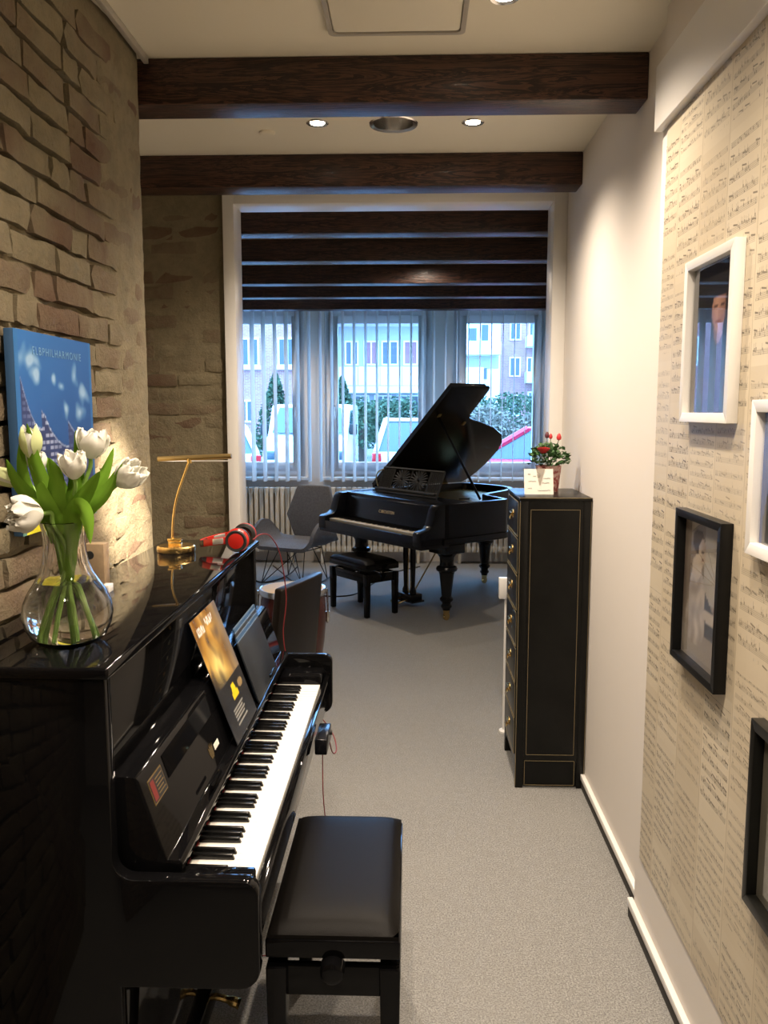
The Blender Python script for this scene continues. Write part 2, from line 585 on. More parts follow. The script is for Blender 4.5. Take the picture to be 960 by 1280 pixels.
def lay_bricks(a0, a1, z0, z1, rd):
    """positions (centre, z, kind, stretch) of a wild bond, from the far end a1 backwards"""
    out = []
    n = int((z1 - z0) / PITCH)
    for i in range(n + 1):
        z = z0 + (i + .5) * PITCH
        if z + .034 > z1: break
        a = a1 + (0.0 if i % 2 else -.004) + rd.uniform(-.008, .008)
        k = 'h' if i % 2 else 's'
        while a > a0 + .02:
            L = (LS if k == 's' else LH)
            sc = rd.uniform(.94, 1.05)
            L2 = L * sc
            if a - L2 < a0: break
            out.append((a - L2 / 2, z + rd.uniform(-.002, .002), k, sc))
            a -= L2 + .0150
            k = 's' if rd.random() < .74 else 'h'
    return out

def slurry(yy, z):
    """how much the joints are filled, 0..1"""
    f = min(1, max(0, (yy - 2.42) / .28))
    n = noise.noise(Vector((yy * 2.3, z * 2.3, 4.2))) + .5 * noise.noise(Vector((yy * 6.1, z * 6.1, 1.2)))
    return min(1, max(0, f * 1.0 + max(0, n - .12) * 1.8))

# left wall: slab with modelled mortar face, bricks proud of it
mb = MB()
NY, NZ = 150, 110
y0w, y1w = -2.6, YE
def lw(u, v):
    yy = y0w + (y1w - y0w) * (u ** .62)
    z = H * v
    s_ = slurry(yy, z)
    d = .025 * (1 - s_) + .0035
    d += .003 * noise.noise(Vector((yy * 25, z * 25, 0)))
    return (XL - d, yy, z)
mb.grid(lw, NY, NZ)
nb = len(mb.v)
wl = mb.build('wall_left', M['mortar'], None, angle=60)
struct(wl, 'rough brick wall smeared with tan slurry behind the upright piano', 'wall')
box('wall_core', M['mortar'], wl, -2.0, XL - .034, y0w, YE - .002, 0, H)
# end face of the wall
rd = random.Random(3)
stuffv = MB()
for (yy, z, k, sc) in lay_bricks(-1.2, YE - .004, 0, H - .03, rd):
    me = rd.choice(BM[k])
    sl_ = slurry(yy, z)
    x = XL + rd.uniform(-.004, .005) * (1 - .6 * sl_) + .002 - .0025 * sl_
    if z > 1.10 and yy > 1.62 or (z > 1.2 and yy > 1.2):
        link('brick', me, wl, (x, yy, z), (rd.uniform(-.018, .018), rd.uniform(-.04, .04), rd.uniform(-.028, .028)), (1, sc, 1))
    else:
        stuffv.add([(x + v.co.x, yy + v.co.y * sc, z + v.co.z) for v in me.vertices], [tuple(pz.vertices) for pz in me.polygons])
tag(stuffv.build('brickwork', M['brick'], wl, angle=50), kind='stuff')

# cross wall: brick part left of the opening, plaster elsewhere
wc = MB().box(-2.0, -.972, YC + .021, YC + .13, 0, H).box(-.985, .785, YC + .02, YC + .11, 2.80, H)
wc.box(-2.9, -2.0, YC, YC + .13, 0, H).box(.79, 2.5, YC, YC + .13, 0, H)
wcb = struct(wc.build('wall_back', M['mortar'], None, smooth=False), 'dark brick cross wall left of the white opening', 'wall')
for (xx, z, k, sc) in lay_bricks(-1.62, -.985, 0, H - .03, random.Random(11)):
    me = rd.choice(BM[k])
    link('brick', me, wcb, (xx, YC + .009 + rd.uniform(-.002, .003) + .012 * min(1, max(0, .35 + 1.6 * noise.noise(Vector((xx * 3.1, z * 1.9, 7.7))))), z), (0, rd.uniform(-.02, .02), -PI / 2 + rd.uniform(-.02, .02)), (1, sc, 1))
struct(box('wall_recess', M['wall'], None, -2.12, -2.0, -2.7, 4.6, 0, H), 'plain wall closing the dark recess on the left', 'wall')
# white trim of the opening
struct(box('trim_1', M['white'], None, -.968, -.91, YC - .03, YC + .16, 0, 2.80, .003), 'white left jamb of the wide opening', 'trim')
struct(box('trim_2', M['white'], None, .716, XR, YC - .03, YC + .16, 0, 2.80, .003), 'white right jamb of the wide opening beside the cabinet', 'trim')
struct(box('trim_3', M['white'], None, -.91, .716, YC - .03, YC + .16, 2.735, 2.80, .003), 'white lintel over the wide opening under the beam', 'trim')
# right wall
struct(box('wall_right', M['wall'], None, XR, .95, -2.7, YC + .05, 0, H), 'plain cream wall on the right behind the drawer cabinet', 'wall')
struct(box('wall_right_pier', M['wall'], None, XP, XR + .02, -2.7, 2.655, 0, H), 'thicker cream wall section carrying the music wallpaper', 'wall')
struct(box('wall_front', M['wall'], None, -2.2, .95, -2.8, -2.6, 0, H), 'plain wall behind the camera', 'wall')
mural = MB().box(XP - .004, XP - .0002, -2.5, 2.598, .25, 2.5145).build('wallpaper_panel', M['music'], None, smooth=False)
tag(mural, 'beige wallpaper panel printed all over with old sheet music', 'wallpaper')
tag(box('pelmet', M['white'], None, .722, XP, -2.5, 2.655, 2.515, 2.700, .004), 'white pelmet box above the sheet music wallpaper', 'pelmet')
# baseboards: white cap on dark carpet edge
def baseboard(name, x, y0_, y1_, label):
    r = box(name, M['white'], None, x - .019, x, y0_, y1_, .042, .068, .003)
    struct(r, label, 'baseboard')
    box('carpet_strip', M['baseboard_dark'], r, x - .014, x, y0_, y1_, 0, .042)
baseboard('baseboard_right', XR, 2.66, YC - .03, 'white capped baseboard along the wall by the cabinet')
baseboard('baseboard_right_pier', XP, -2.6, 2.672, 'white capped baseboard below the music wallpaper')
# far room walls
struct(box('wall_far_left', M['wall'], None, -3.0, -2.85, YC, 9.6, 0, H), 'left wall of the window room', 'wall')
struct(box('wall_far_right', M['wall'], None, 2.4, 2.55, YC, 9.6, 0, H), 'right wall of the window room', 'wall')
WIN = [(-2.31, -1.177), (-.957, .223), (.458, 1.485)]
ZS, ZT = .95, 2.78
ww = MB()
edges = [-2.9] + [e for wn_ in WIN for e in wn_] + [2.5]
for i in range(0, len(edges), 2):
    ww.box(edges[i], edges[i + 1], YW, YW + .28, 0, H)
for a, b in WIN:
    ww.box(a, b, YW, YW + .28, 0, ZS).box(a, b, YW, YW + .28, ZT, H)
struct(ww.build('wall_window', M['wall'], None, smooth=False), 'window wall at the far end of the piano room', 'wall')
for i, (a, b) in enumerate(WIN):
    yf = YW + .06
    fr = MB().box(a, a + .065, yf, yf + .08, ZS, ZT).box(b - .065, b, yf, yf + .08, ZS, ZT).box(a + .065, b - .065, yf, yf + .08, ZS, ZS + .065).box(a + .065, b - .065, yf, yf + .08, ZT - .065, ZT)
    wo = struct(fr.build('window_%d' % (i + 1), M['frame_white'], None, bevel=.004), ['white framed window left of the pillar, looking on vans', 'middle white framed window behind the rocking chair and piano', 'right white framed window behind the raised piano lid'][i], 'window')
    a2, b2, z2, z3 = a + .06, b - .06, ZS + .06, ZT - .06
    ys = yf - .02
    MB().box(a2, a2 + .085, ys, ys + .07, z2, z3).box(b2 - .085, b2, ys, ys + .07, z2, z3).box(a2 + .085, b2 - .085, ys, ys + .07, z2, z2 + .105).box(a2 + .085, b2 - .085, ys, ys + .07, z3 - .085, z3).build('sash', M['frame_white'], wo, bevel=.006)
    box('pane', M['pane'], wo, a2 + .08, b2 - .08, ys + .03, ys + .034, z2 + .1, z3 - .08)
    hx = b2 - .045 if i == 0 else a2 + .045
    MB().box(hx - .012, hx + .012, ys - .01, ys, 1.68, 1.75).tube([(hx, ys - .008, 1.72), (hx, ys - .04, 1.72), (hx, ys - .04, 1.61)], .007).build('handle', M['silver'], wo)
    box('sill', M['frame_white'], wo, a - .03, b + .03, YW - .10, YW + .08, ZS - .03, ZS + .002, .004)

# ------------------------------------------------------------------ ceiling beams
def beam(y, zb, dp, label, xl=-2.85, xr=2.4):
    o = MB((0, y, zb)).box(xl, xr, y, y + dp, zb, H).build('ceiling_beam', M['beam'], None, bevel=.006, loc=(0, y, zb))
    tag(o, label, 'beam', 'dark stained ceiling beams')
beam(2.97, 2.720, .147, 'dark stained ceiling beam nearest to the viewer, in front of the spotlights', -1.999, XR)
beam(4.05, 2.724, .147, 'dark stained ceiling beam just in front of the white lintel', -1.999, XR)
ys_ = [5.06, 5.98, 7.03, 7.86, 8.80]
lb = ['first dark beam behind the white lintel', 'second dark beam beyond the white lintel', 'third dark beam beyond the lintel, lit by a lamp glow',
      'fourth dark beam beyond the white lintel', 'farthest dark beam right above the window tops']
for y, l in zip(ys_, lb):
    beam(y, 2.720, .147, l, -2.849, 2.399)

# cable strip along the top of the brick wall
tag(MB().box(-.902, -.886, -1, 2.955, 2.845, H - .001).build('cable_strip', M['duct'], None, bevel=.002), 'thin metal strip where brick wall meets ceiling', 'cable strip')

# ------------------------------------------------------------------ ceiling lights
M['bulb'] = mat('lit_bulb', (1, .9, .75), .4, emit=((1.0, .86, .66), 30))
def downlight(x, y, label, power=P_MAIN, ang=138, blend=1.0, col=WARM, r=.030, aim=None):
    o = empty('downlight', (x, y, H), 0, label, 'downlight', 'recessed ceiling spotlights')
    MB().lathe([(r, -.001), (r + .012, -.006), (r + .016, -.003), (r + .017, .001)], seg=28).build('trim_ring', M['chrome'], o)
    MB().lathe([(0.0001, -.0035), (r * .7, -.004), (r, -.002)], seg=24).build('bulb', M['bulb'], o)
    l = bpy.data.lights.new('spot_beam', 'SPOT')
    l.energy = power
    l.color = col
    l.spot_size = math.radians(ang)
    l.spot_blend = blend
    l.shadow_soft_size = .035
    lo = bpy.data.objects.new('spot_beam', l)
    COL.objects.link(lo)
    lo.parent = o
    lo.location = (0, 0, -.04)
    if aim:
        lo.rotation_euler = (Vector(aim) - Vector((x, y, H - .04))).to_track_quat('-Z', 'Y').to_euler()
    return o
downlight(-.392, 3.63, 'lit round ceiling spotlight left of the recessed can')
downlight(.25, 3.64, 'lit round ceiling spotlight right of the recessed can')
downlight(.264, 2.58, 'lit round ceiling spotlight beside the ceiling hatch')
downlight(.264, 1.35, 'ceiling spotlight overhead in front of the wallpaper')
downlight(-.18, 1.35, 'ceiling spotlight overhead above the near piano end')
downlight(.05, .1, 'ceiling spotlight overhead at the viewer')
downlight(.08, 1.62, 'added narrow spotlight making the bright spot on the brick wall behind the tulips', 1900, 13, 1.0, aim=(-.91, 2.66, 1.35))  # unseen lamp, added only to make the bright spot on the bricks
downlight(.12, 6.74, 'ceiling spotlight in front of the third beam in the piano room', 58, 176)
downlight(-1.25, 8.40, 'ceiling spotlight above the rocking chair', 75)
downlight(.95, 8.40, 'ceiling spotlight above the tail of the grand piano', 55)
# recessed can
rc = empty('recessed_can', (hc[0], hc[1], H), 0, 'large round recessed chrome lamp can between two spotlights', 'downlight')
MB().lathe([(hc[2], .09), (hc[2] - .002, .0), (hc[2] + .014, -.005), (hc[2] + .018, .001), (hc[2] + .003, .001), (hc[2] + .003, .094), (.0001, .094), (.0001, .09)], seg=36).build('reflector', M['chrome'], rc)
MB().lathe([(.0001, .03), (.022, .035), (.026, .089), (.0001, .089)], seg=16).build('lamp_tube', M['socket'], rc)
# ceiling hatch with rounded frame
hp = empty('ceiling_hatch', (-.05, 2.30, H), 0, 'cream ceiling hatch panel with thin metal frame', 'hatch')
def rrect(hx, hy, r, n=6):
    pts = []
    for cx, cy_, a0 in ((hx - r, hy - r, 0), (-hx + r, hy - r, PI / 2), (-hx + r, -hy + r, PI), (hx - r, -hy + r, 1.5 * PI)):
        for i in range(n + 1):
            a = a0 + PI / 2 * i / n
            pts.append((cx + r * math.cos(a), cy_ + r * math.sin(a)))
    return pts
po, pi_ = rrect(.213, .495, .02), rrect(.198, .480, .016)
n = len(po)
fb = MB()
vs = [(x, y, 0.0) for x, y in po] + [(x, y, -.013) for x, y in po] + [(x, y, -.013) for x, y in pi_] + [(x, y, -.004) for x, y in pi_]
fs = []
for k in range(3):
    fs += [(k * n + i, k * n + (i + 1) % n, (k + 1) * n + (i + 1) % n, (k + 1) * n + i) for i in range(n)]
fb.add(vs, fs).build('frame', M['duct'], hp)
MB().prism(rrect(.195, .477, .015), 'z', -.009, -.001).build('panel', M['ceil'], hp, bevel=.002)
# small flat blank cover plate
tag(MB((-.62, 3.74, H)).lathe([(.035, 0), (.035, -.006), (.028, -.012), (.0001, -.013)], (-.62, 3.74, H), 24).build('ceiling_cover', M['ceil'], None, loc=(-.62, 3.74, H)), 'small flat round blank cover on the ceiling near the left spotlight', 'detector')

# ------------------------------------------------------------------ upright piano
YN, YF, XB, XF = 1.48, 3.00, -.893, -.572
UO = (-.60, 2.24, 0)
up = empty('upright_piano', UO, 0, 'glossy black upright piano against the brick wall with lid open', 'piano')
def arcp(cx, cz, r, a0, a1, n=5):
    return [(cx + r * math.cos(math.radians(a0 + (a1 - a0) * i / n)), cz + r * math.sin(math.radians(a0 + (a1 - a0) * i / n))) for i in range(n + 1)]
prof = [(XB, .03), (-.555, .03), (-.555, .585)] + arcp(-.325, .625, .04, 270, 360) + arcp(-.315, .775, .03, 0, 90) + [(-.50, .806)] + arcp(-.525, .842, .036, 270, 180) + [(-.563, 1.198), (XB, 1.198)]
for y in (YN, YF - .034):
    MB(UO).prism(prof, 'y', y, y + .034).build('side_panel', M['black'], up, bevel=.004)
box('top_lid', M['black'], up, XB - .002, -.552, YN - .010, YF + .010, 1.199, 1.222, .006, UO, seg=3)
box('upper_panel', M['black'], up, -.600, XF, YN + .034, YF - .034, .96, 1.198, .002, UO)
box('back_board', M['satin'], up, XB, XB + .03, YN + .034, YF - .034, .06, 1.198, 0, UO)
# fallboard with slanted face
fprof = [(-.4690, .744), (-.473, .786), (-.452, .791), (-.441, .800), (-.440, .815), (-.446, .8225), (-.470, .823), (-.521, .982), (-.527, .988), (-.540, .990), (-.598, .990), (-.598, .744)]
fb_ = MB(UO).prism(fprof, 'y', YN + .045, YF - .045).build('fallboard', M['black'], up, bevel=.0025)
SV = Vector((-.051, 0, .159)).normalized()
NV = Vector((.159, 0, .051)).normalized()
def slant(y, d, h=0):
    return Vector((-.470, y, .823)) + SV * d + NV * h
def slant_quad(name, material, y0_, y1_, d0, d1, h0=-.0005, h1=.0012, parent=fb_):
    vs = [slant(y, d, h) for h in (h0, h1) for (y, d) in ((y0_, d0), (y1_, d0), (y1_, d1), (y0_, d1))]
    return MB(UO).add(vs, [(0, 3, 2, 1), (4, 5, 6, 7), (0, 1, 5, 4), (1, 2, 6, 5), (2, 3, 7, 6), (3, 0, 4, 7)]).build(name, material, parent)
# recessed centre panel outline and top roll of the music desk
slant_quad('desk_panel', M['black'], 1.66, 2.80, .110, .160, -.0005, .002)
lp = slant_quad('label_plate', M['brass_dull'], 1.556, 1.640, .098, .150, -.0005, .0012)
slant_quad('label_field', M['dark'], 1.559, 1.637, .101, .147, .001, .0018)
slant_quad('label_mark', mat('label_red', (.16, .015, .012), .5), 1.562, 1.583, .104, .144, .0015, .0022)
for i in range(5):
    slant_quad('label_line', M['brass_dull'], 1.590, 1.632 - .006 * (i % 2), .108 + i * .0075, .1105 + i * .0075, .0015, .0022)
# gold crest: shield with crown points
cr = MB(UO)
c0 = (1.945, .045)
pts = [(-.016, -.002), (-.010, -.016), (.010, -.016), (.016, -.002), (.018, .016), (.009, .008), (.005, .020), (0, .009), (-.005, .020), (-.009, .008), (-.018, .016)]
vs = [slant(c0[0] + q[0], c0[1] + q[1], h) for h in (0, .0014) for q in pts]
k = len(pts)
cr.add(vs, [tuple(range(k - 1, -1, -1)), tuple(range(k, 2 * k))] + [(i, (i + 1) % k, k + (i + 1) % k, k + i) for i in range(k)])
cr.build('crest', M['brass'], fb_)
for i in range(4):
    slant_quad('white_block', M['paper'], 1.975 + i * .011, 1.983 + i * .011, .036, .050, 0, .0012)  # white blocks forming one mark beside the crest
MB(UO).tube([slant(1.80, .012, .026), slant(1.885, .012, .026)], .005, 8).build('book_stop', M['black'], fb_)
MB(UO).tube([slant(2.60, .012, .026), slant(2.685, .012, .026)], .005, 8).build('book_stop', M['black'], fb_)
# keybed, slip, cheeks
kb = box('keybed', M['black'], up, -.60, -.302, YN + .034, YF - .034, .622, .708, .002, UO)
box('key_slip', M['black'], up, -.312, -.294, YN + .034, YF - .034, .665, .731, .004, UO)
for y0_, y1_ in ((YN + .034, 1.6155), (2.8475, YF - .034)):
    box('key_block', M['black'], up, -.47, -.314, y0_, y1_, .70, .762, .006, UO)
    
box('felt_strip', M['felt'], up, -.4705, -.4680, 1.617, 2.846, .72, .7372, 0, UO)
KL = 1.228 / 52
wk = MB().box(-.152, 0, -KL / 2 + .0006, KL / 2 - .0006, -.024, 0).mesh('white_key', M['ivory'], bevel=.0012)
bk_ = MB().add([(-.152, -.0058, -.01), (-.054, -.0058, -.01), (-.054, .0058, -.01), (-.152, .0058, -.01), (-.152, -.0048, .0125), (-.064, -.0044, .0115), (-.064, .0044, .0115), (-.152, .0048, .0125)],
               [(0, 3, 2, 1), (4, 5, 6, 7), (0, 1, 5, 4), (1, 2, 6, 5), (2, 3, 7, 6), (3, 0, 4, 7)]).mesh('black_key', M['ebony'], bevel=.001)
def lay_keys(parent, base, along, wmesh, bmesh_, rot):
    """52 white and 36 black keys, bass first; base = front edge of first key"""
    base = Vector(base); along = Vector(along)
    for i in range(52):
        link('white_key', wmesh, parent, base + along * ((i + .5) * KL), rot)
        if i < 51 and (i % 7) in (0, 2, 3, 5, 6):      # A, C, D, F, G carry a sharp
            link('black_key', bmesh_, parent, base + along * ((i + 1) * KL), rot)
lay_keys(kb, Vector((-.316, 1.617, .735)) - Vector(UO), (0, 1, 0), wk, bk_, (0, 0, 0))
# lower panel, plinth, pedals
lpn = box('lower_panel', M['black'], up, -.585, -.560, YN + .034, YF - .034, .10, .622, .002, UO)
box('bottom_board', M['black'], up, -.89, -.545, YN + .034, YF - .034, .03, .10, .003, UO)
for y in (2.13, 2.24, 2.35):
    MB(UO).tube(spline([(-.56, y, .075), (-.53, y, .080), (-.49, y, .068), (-.468, y, .060)], 4), [.009] * 4 + [.010] * 4 + [.014] * 4 + [.017], 10).build('pedal', M['brass'], up)
for x in (-.85, -.62):
    for y in (YN + .08, YF - .08):
        MB(UO).lathe([(.0001, 0), (.022, 0), (.026, .012), (.022, .03), (.0001, .031)], (x, y, 0), 14).build('foot', M['dark'], up)
# silent unit under the key slip
cbx = box('control_unit', M['satin'], up, -.292, -.254, 2.46, 2.60, .640, .690, .004, UO)
MB(UO).lathe([(.0001, -.004), (.008, -.004), (.008, .002)], (-.250, 2.57, .67), 12, axis='x').build('volume_knob', M['dark'], cbx)

# ------------------------------------------------------------------ piano benches
def bench(name, loc, rz, W, L, Ht, label, knob=True):
    o = empty(name, loc, rz, label, 'bench')
    x, y = W / 2, L / 2
    # cushion: softly domed pad
    def pad(u, v):
        a, b = (u - .5) * 2, (v - .5) * 2
        e = (1 - abs(a) ** 6) * (1 - abs(b) ** 6)
        return (a * (x - .004), b * (y - .004), Ht - .030 + .030 * max(0, e) ** .45)
    cu = MB().grid(pad, 22, 30)
    cu.box(-x + .004, x - .004, -y + .004, y - .004, Ht - .045, Ht - .030)
    cu.build('cushion', M['leather'], o, angle=60)
    MB().box(-x, x, -y, y, Ht - .085, Ht - .040).build('seat_frame', M['black'], o, bevel=.004)
    za, zb = Ht - .185, Ht - .112
    ap = MB().box(-x + .01, x - .01, -y + .012, -y + .034, za, zb).box(-x + .01, x - .01, y - .034, y - .012, za, zb)
    ap.box(-x + .012, -x + .034, -y + .034, y - .034, za, zb).box(x - .034, x - .012, -y + .034, y - .034, za, zb)
    ap.build('apron', M['black'], o, bevel=.002)
    for sx_ in (-1, 1):
        for sy_ in (-1, 1):
            cx, cy_ = sx_ * (x - .024), sy_ * (y - .024)
            lg = MB()
            a, b = .024, .019
            lg.add([(cx - b, cy_ - b, .006), (cx + b, cy_ - b, .006), (cx + b, cy_ + b, .006), (cx - b, cy_ + b, .006), (cx - a, cy_ - a, zb + .002), (cx + a, cy_ - a, zb + .002), (cx + a, cy_ + a, zb + .002), (cx - a, cy_ + a, zb + .002)],
                   [(0, 3, 2, 1), (4, 5, 6, 7), (0, 1, 5, 4), (1, 2, 6, 5), (2, 3, 7, 6), (3, 0, 4, 7)])
            l_ = lg.build('leg', M['black'], o, bevel=.003)
            MB().lathe([(.0001, 0), (.014, 0), (.015, .007), (.0001, .008)], (cx, cy_, 0), 12).build('glide', M['chrome'], l_)
    # scissor lift between frame and apron
    for sy_ in (-1, 1):
        MB().box(-x + .05, x - .05, sy_ * y * .45 - .01, sy_ * y * .45 + .01, zb - .03, Ht - .08).build('lift_bar', M['dark'], o)
    MB().tube([(0, -y + .02, Ht - .105), (0, y - .02, Ht - .105)], .008, 8).build('spindle', M['chrome'], o)
    if knob:
        for sy_ in ((-1, 1)):
            k = MB().lathe([(.0001, -.024), (.020, -.024), (.026, -.020), (.029, -.002), (.029, .014), (.0001, .015)], (0, sy_ * (y + .006), Ht - .105), 20, axis='y').build('knob', M['black'], o)
    return o
bench('piano_bench', (-.176, 2.075, 0), 0, .312, .565, .520, 'black padded piano bench in front of the upright piano')

# ------------------------------------------------------------------ things on the upright piano
ZP = 1.2222
# vase
VC = (-.692, 1.64, ZP)
va = empty('vase', VC, 0, 'round clear glass vase with twisted neck holding white tulips', 'vase')
outer = [(.046, 0), (.058, .004), (.074, .018), (.084, .040), (.088, .062), (.085, .085), (.075, .108), (.061, .128), (.050, .147), (.044, .166), (.041, .188), (.040, .210), (.042, .232), (.046, .248)]
inner = [(r - .0028, z + (.006 if i == 0 else .001)) for i, (r, z) in enumerate(outer)]
inner[0] = (.040, .007)
def twist(a, z):
    k = min(1, max(0, (z - .085) / .05))
    return 1 + k * .030 * math.cos(11 * a + 26 * z)
MB().lathe([(.0001, 0)] + outer + inner[::-1] + [(.0001, .007)], seg=88, mod=twist).build('glass_body', M['vase'], va, angle=60)
wp = [(.0001, .0075)] + [(r - .0034, z + .001) for r, z in outer[1:8]] + [(.0001, .1275)]
wp = [(.0001, .0078), (.038, .0078)] + [(r - .0036, max(.0085, z + .001)) for r, z in outer[1:8]] + [(.0001, .129)]
MB().lathe(wp, seg=44, mod=twist).build('water', M['water'], va, angle=50)

def petal_mesh(mbd, base, axis, az, R_, Hh, open_, wdt, seed):
    closed = open_ < .08
    rd = random.Random(seed)
    ax = Vector(axis).normalized()
    e1 = ax.orthogonal().normalized()
    e2 = ax.cross(e1)
    ph = rd.uniform(0, 6)
    def fn(u, v):
        th = az + (u - .5) * wdt * (math.sin(PI * (.12 + .80 * v)) ** .6)
        r = R_ * (math.sin(PI * min(1, .08 + .62 * v)) * (1 - .35 * v) + open_ * v * v)
        r += R_ * (.04 + .10 * (not closed)) * math.sin(10 * u + ph) * v * v
        z = Hh * (v - .10 * (2 * u - 1) ** 2 * v + .02 * math.sin(12 * u + ph) * v)
        return Vector(base) + ax * z + (e1 * math.cos(th) + e2 * math.sin(th)) * r
    mbd.grid(fn, 6, 6)

def ribbon_leaf(pts, wdt, fold=.35, side=(0, 1, 0)):
    c = spline(pts, 5)
    n = len(c) - 1
    mbd = MB()
    rows = []
    for i, p_ in enumerate(c):
        t_ = (c[min(i + 1, n)] - c[max(i - 1, 0)]).normalized()
        sd = t_.cross(Vector(side)).normalized()
        nn = sd.cross(t_).normalized()
        k = i / n
        wv_ = wdt * (math.sin(PI * min(1, (.10 + .90 * k))) ** .75) * (1 if k < .98 else .1) + .0006
        rows.append([p_ + sd * (wv_ * q) + nn * (wv_ * fold * abs(q) * 1.0) for q in (-1, -.5, 0, .5, 1)])
    mbd.add([v for r_ in rows for v in r_], [(i * 5 + j, (i + 1) * 5 + j, (i + 1) * 5 + j + 1, i * 5 + j + 1) for i in range(n) for j in range(4)])
    return mbd

TUL = [  # blossom base, axis, R, H, open, green, label
    ((-.740, 1.62, 1.597), (-.05, 0, 1), .028, .064, .02, 1, 'closed greenish white tulip bud standing tallest at the left'),
    ((-.745, 1.66, 1.566), (-.10, -.2, 1), .023, .042, .15, 0, 'small white tulip just below the tallest bud'),
    ((-.770, 1.64, 1.545), (-1, -.05, .42), .023, .064, .06, 1, 'greenish white tulip bud leaning far left'),
    ((-.712, 1.585, 1.492), (-.75, -.8, .05), .044, .062, .10, 0, 'large open white tulip drooping low over the vase rim'),
    ((-.640, 1.66, 1.595), (.12, 0, 1), .036, .056, .25, 0, 'full white tulip standing tallest at the right'),
    ((-.650, 1.60, 1.560), (.05, -.3, 1), .030, .050, .25, 0, 'white tulip in front of the tall right one'),
    ((-.580, 1.64, 1.545), (.75, -.1, .6), .034, .056, .22, 0, 'white tulip leaning out to the right toward the lamp'),
]
for i, (bp, ax, R_, Hh, op, gr, lab) in enumerate(TUL):
    rt = (VC[0] + random.uniform(-.012, .012), VC[1] + random.uniform(-.012, .012), ZP + .215)
    tp = empty('tulip', rt, 0, lab, 'tulip', 'white tulips in the glass vase')
    bpv = Vector(bp)
    axv = Vector(ax).normalized()
    a = 2 * PI * i / 7
    foot = Vector((VC[0] + .045 * math.cos(a), VC[1] + .040 * math.sin(a), ZP + .020))
    mid = Vector((VC[0] + .012 * math.cos(a + 2.5), VC[1] + .012 * math.sin(a + 2.5), ZP + .185))
    MB(rt).tube(spline([foot, mid, mid.lerp(bpv, .5) + Vector((0, 0, .018)), bpv - axv * .02, bpv], 6), .0042, 8).build('stem', M['stem'], tp)
    nP = 6 if gr else (14 if R_ > .04 else 10)
    for j in range(nP):
        pm = MB(rt)
        ring = j % 2
        inner_ = 1.0 if j < 6 else (.62 if j < 10 else .38)
        petal_mesh(pm, bpv, axv, 2 * PI * j / (6 if j < 6 else 4) + .3 * i + (.4 if j >= 6 else 0), R_ * inner_ * (1.0 if ring else .86), Hh * (1 if ring else 1.04) * (.97 if j >= 6 else 1) * random.uniform(.92, 1.06), op, 1.75, i * 20 + j)
        pm.build('petal', M['petal_green'] if (gr and ring) else M['petal'], tp, angle=80, solid=.0008)
# leaves: parent to tulips
LV = [(0, [(-.70, 1.63, 1.44), (-.72, 1.62, 1.53), (-.735, 1.61, 1.60), (-.738, 1.60, 1.665)], .017),
      (0, [(-.71, 1.64, 1.44), (-.755, 1.63, 1.52), (-.768, 1.63, 1.58), (-.765, 1.63, 1.64)], .014),
      (1, [(-.70, 1.64, 1.45), (-.74, 1.63, 1.50), (-.775, 1.62, 1.55), (-.792, 1.62, 1.595)], .016),
      (1, [(-.69, 1.65, 1.45), (-.70, 1.65, 1.52), (-.715, 1.65, 1.57), (-.735, 1.66, 1.60)], .016),
      (2, [(-.70, 1.63, 1.45), (-.73, 1.61, 1.50), (-.757, 1.60, 1.515), (-.775, 1.59, 1.508)], .012),
      (3, [(-.69, 1.62, 1.45), (-.705, 1.60, 1.50), (-.712, 1.59, 1.535), (-.705, 1.58, 1.555)], .016),
      (4, [(-.69, 1.65, 1.45), (-.675, 1.66, 1.54), (-.665, 1.66, 1.60), (-.668, 1.66, 1.65)], .015),
      (4, [(-.68, 1.65, 1.45), (-.65, 1.66, 1.52), (-.62, 1.67, 1.56), (-.60, 1.68, 1.615)], .015),
      (5, [(-.685, 1.62, 1.45), (-.668, 1.61, 1.50), (-.655, 1.61, 1.55), (-.672, 1.60, 1.60)], .017),
      (5, [(-.67, 1.62, 1.45), (-.65, 1.60, 1.50), (-.62, 1.59, 1.54), (-.592, 1.58, 1.575)], .017),
      (6, [(-.67, 1.63, 1.46), (-.635, 1.62, 1.50), (-.60, 1.62, 1.53), (-.562, 1.62, 1.59)], .016),
      (6, [(-.665, 1.61, 1.47), (-.640, 1.58, 1.505), (-.615, 1.56, 1.490), (-.605, 1.55, 1.440)], .018),
      (3, [(-.695, 1.63, 1.45), (-.69, 1.60, 1.52), (-.683, 1.59, 1.565), (-.69, 1.58, 1.60)], .018)]
tul_objs = [o for o in COL.objects if o.name.startswith('tulip')]
for ti, pts, wd in LV:
    tp = tul_objs[ti]
    lf = ribbon_leaf([Vector((VC[0] + (pts[0][0] - VC[0]) * .3, VC[1] + (pts[0][1] - VC[1]) * .3, 1.345)) - tp.location] + [Vector(q) - tp.location for q in pts], wd)
    lf.build('leaf', M['leaf'], tp, angle=80, solid=.0009)

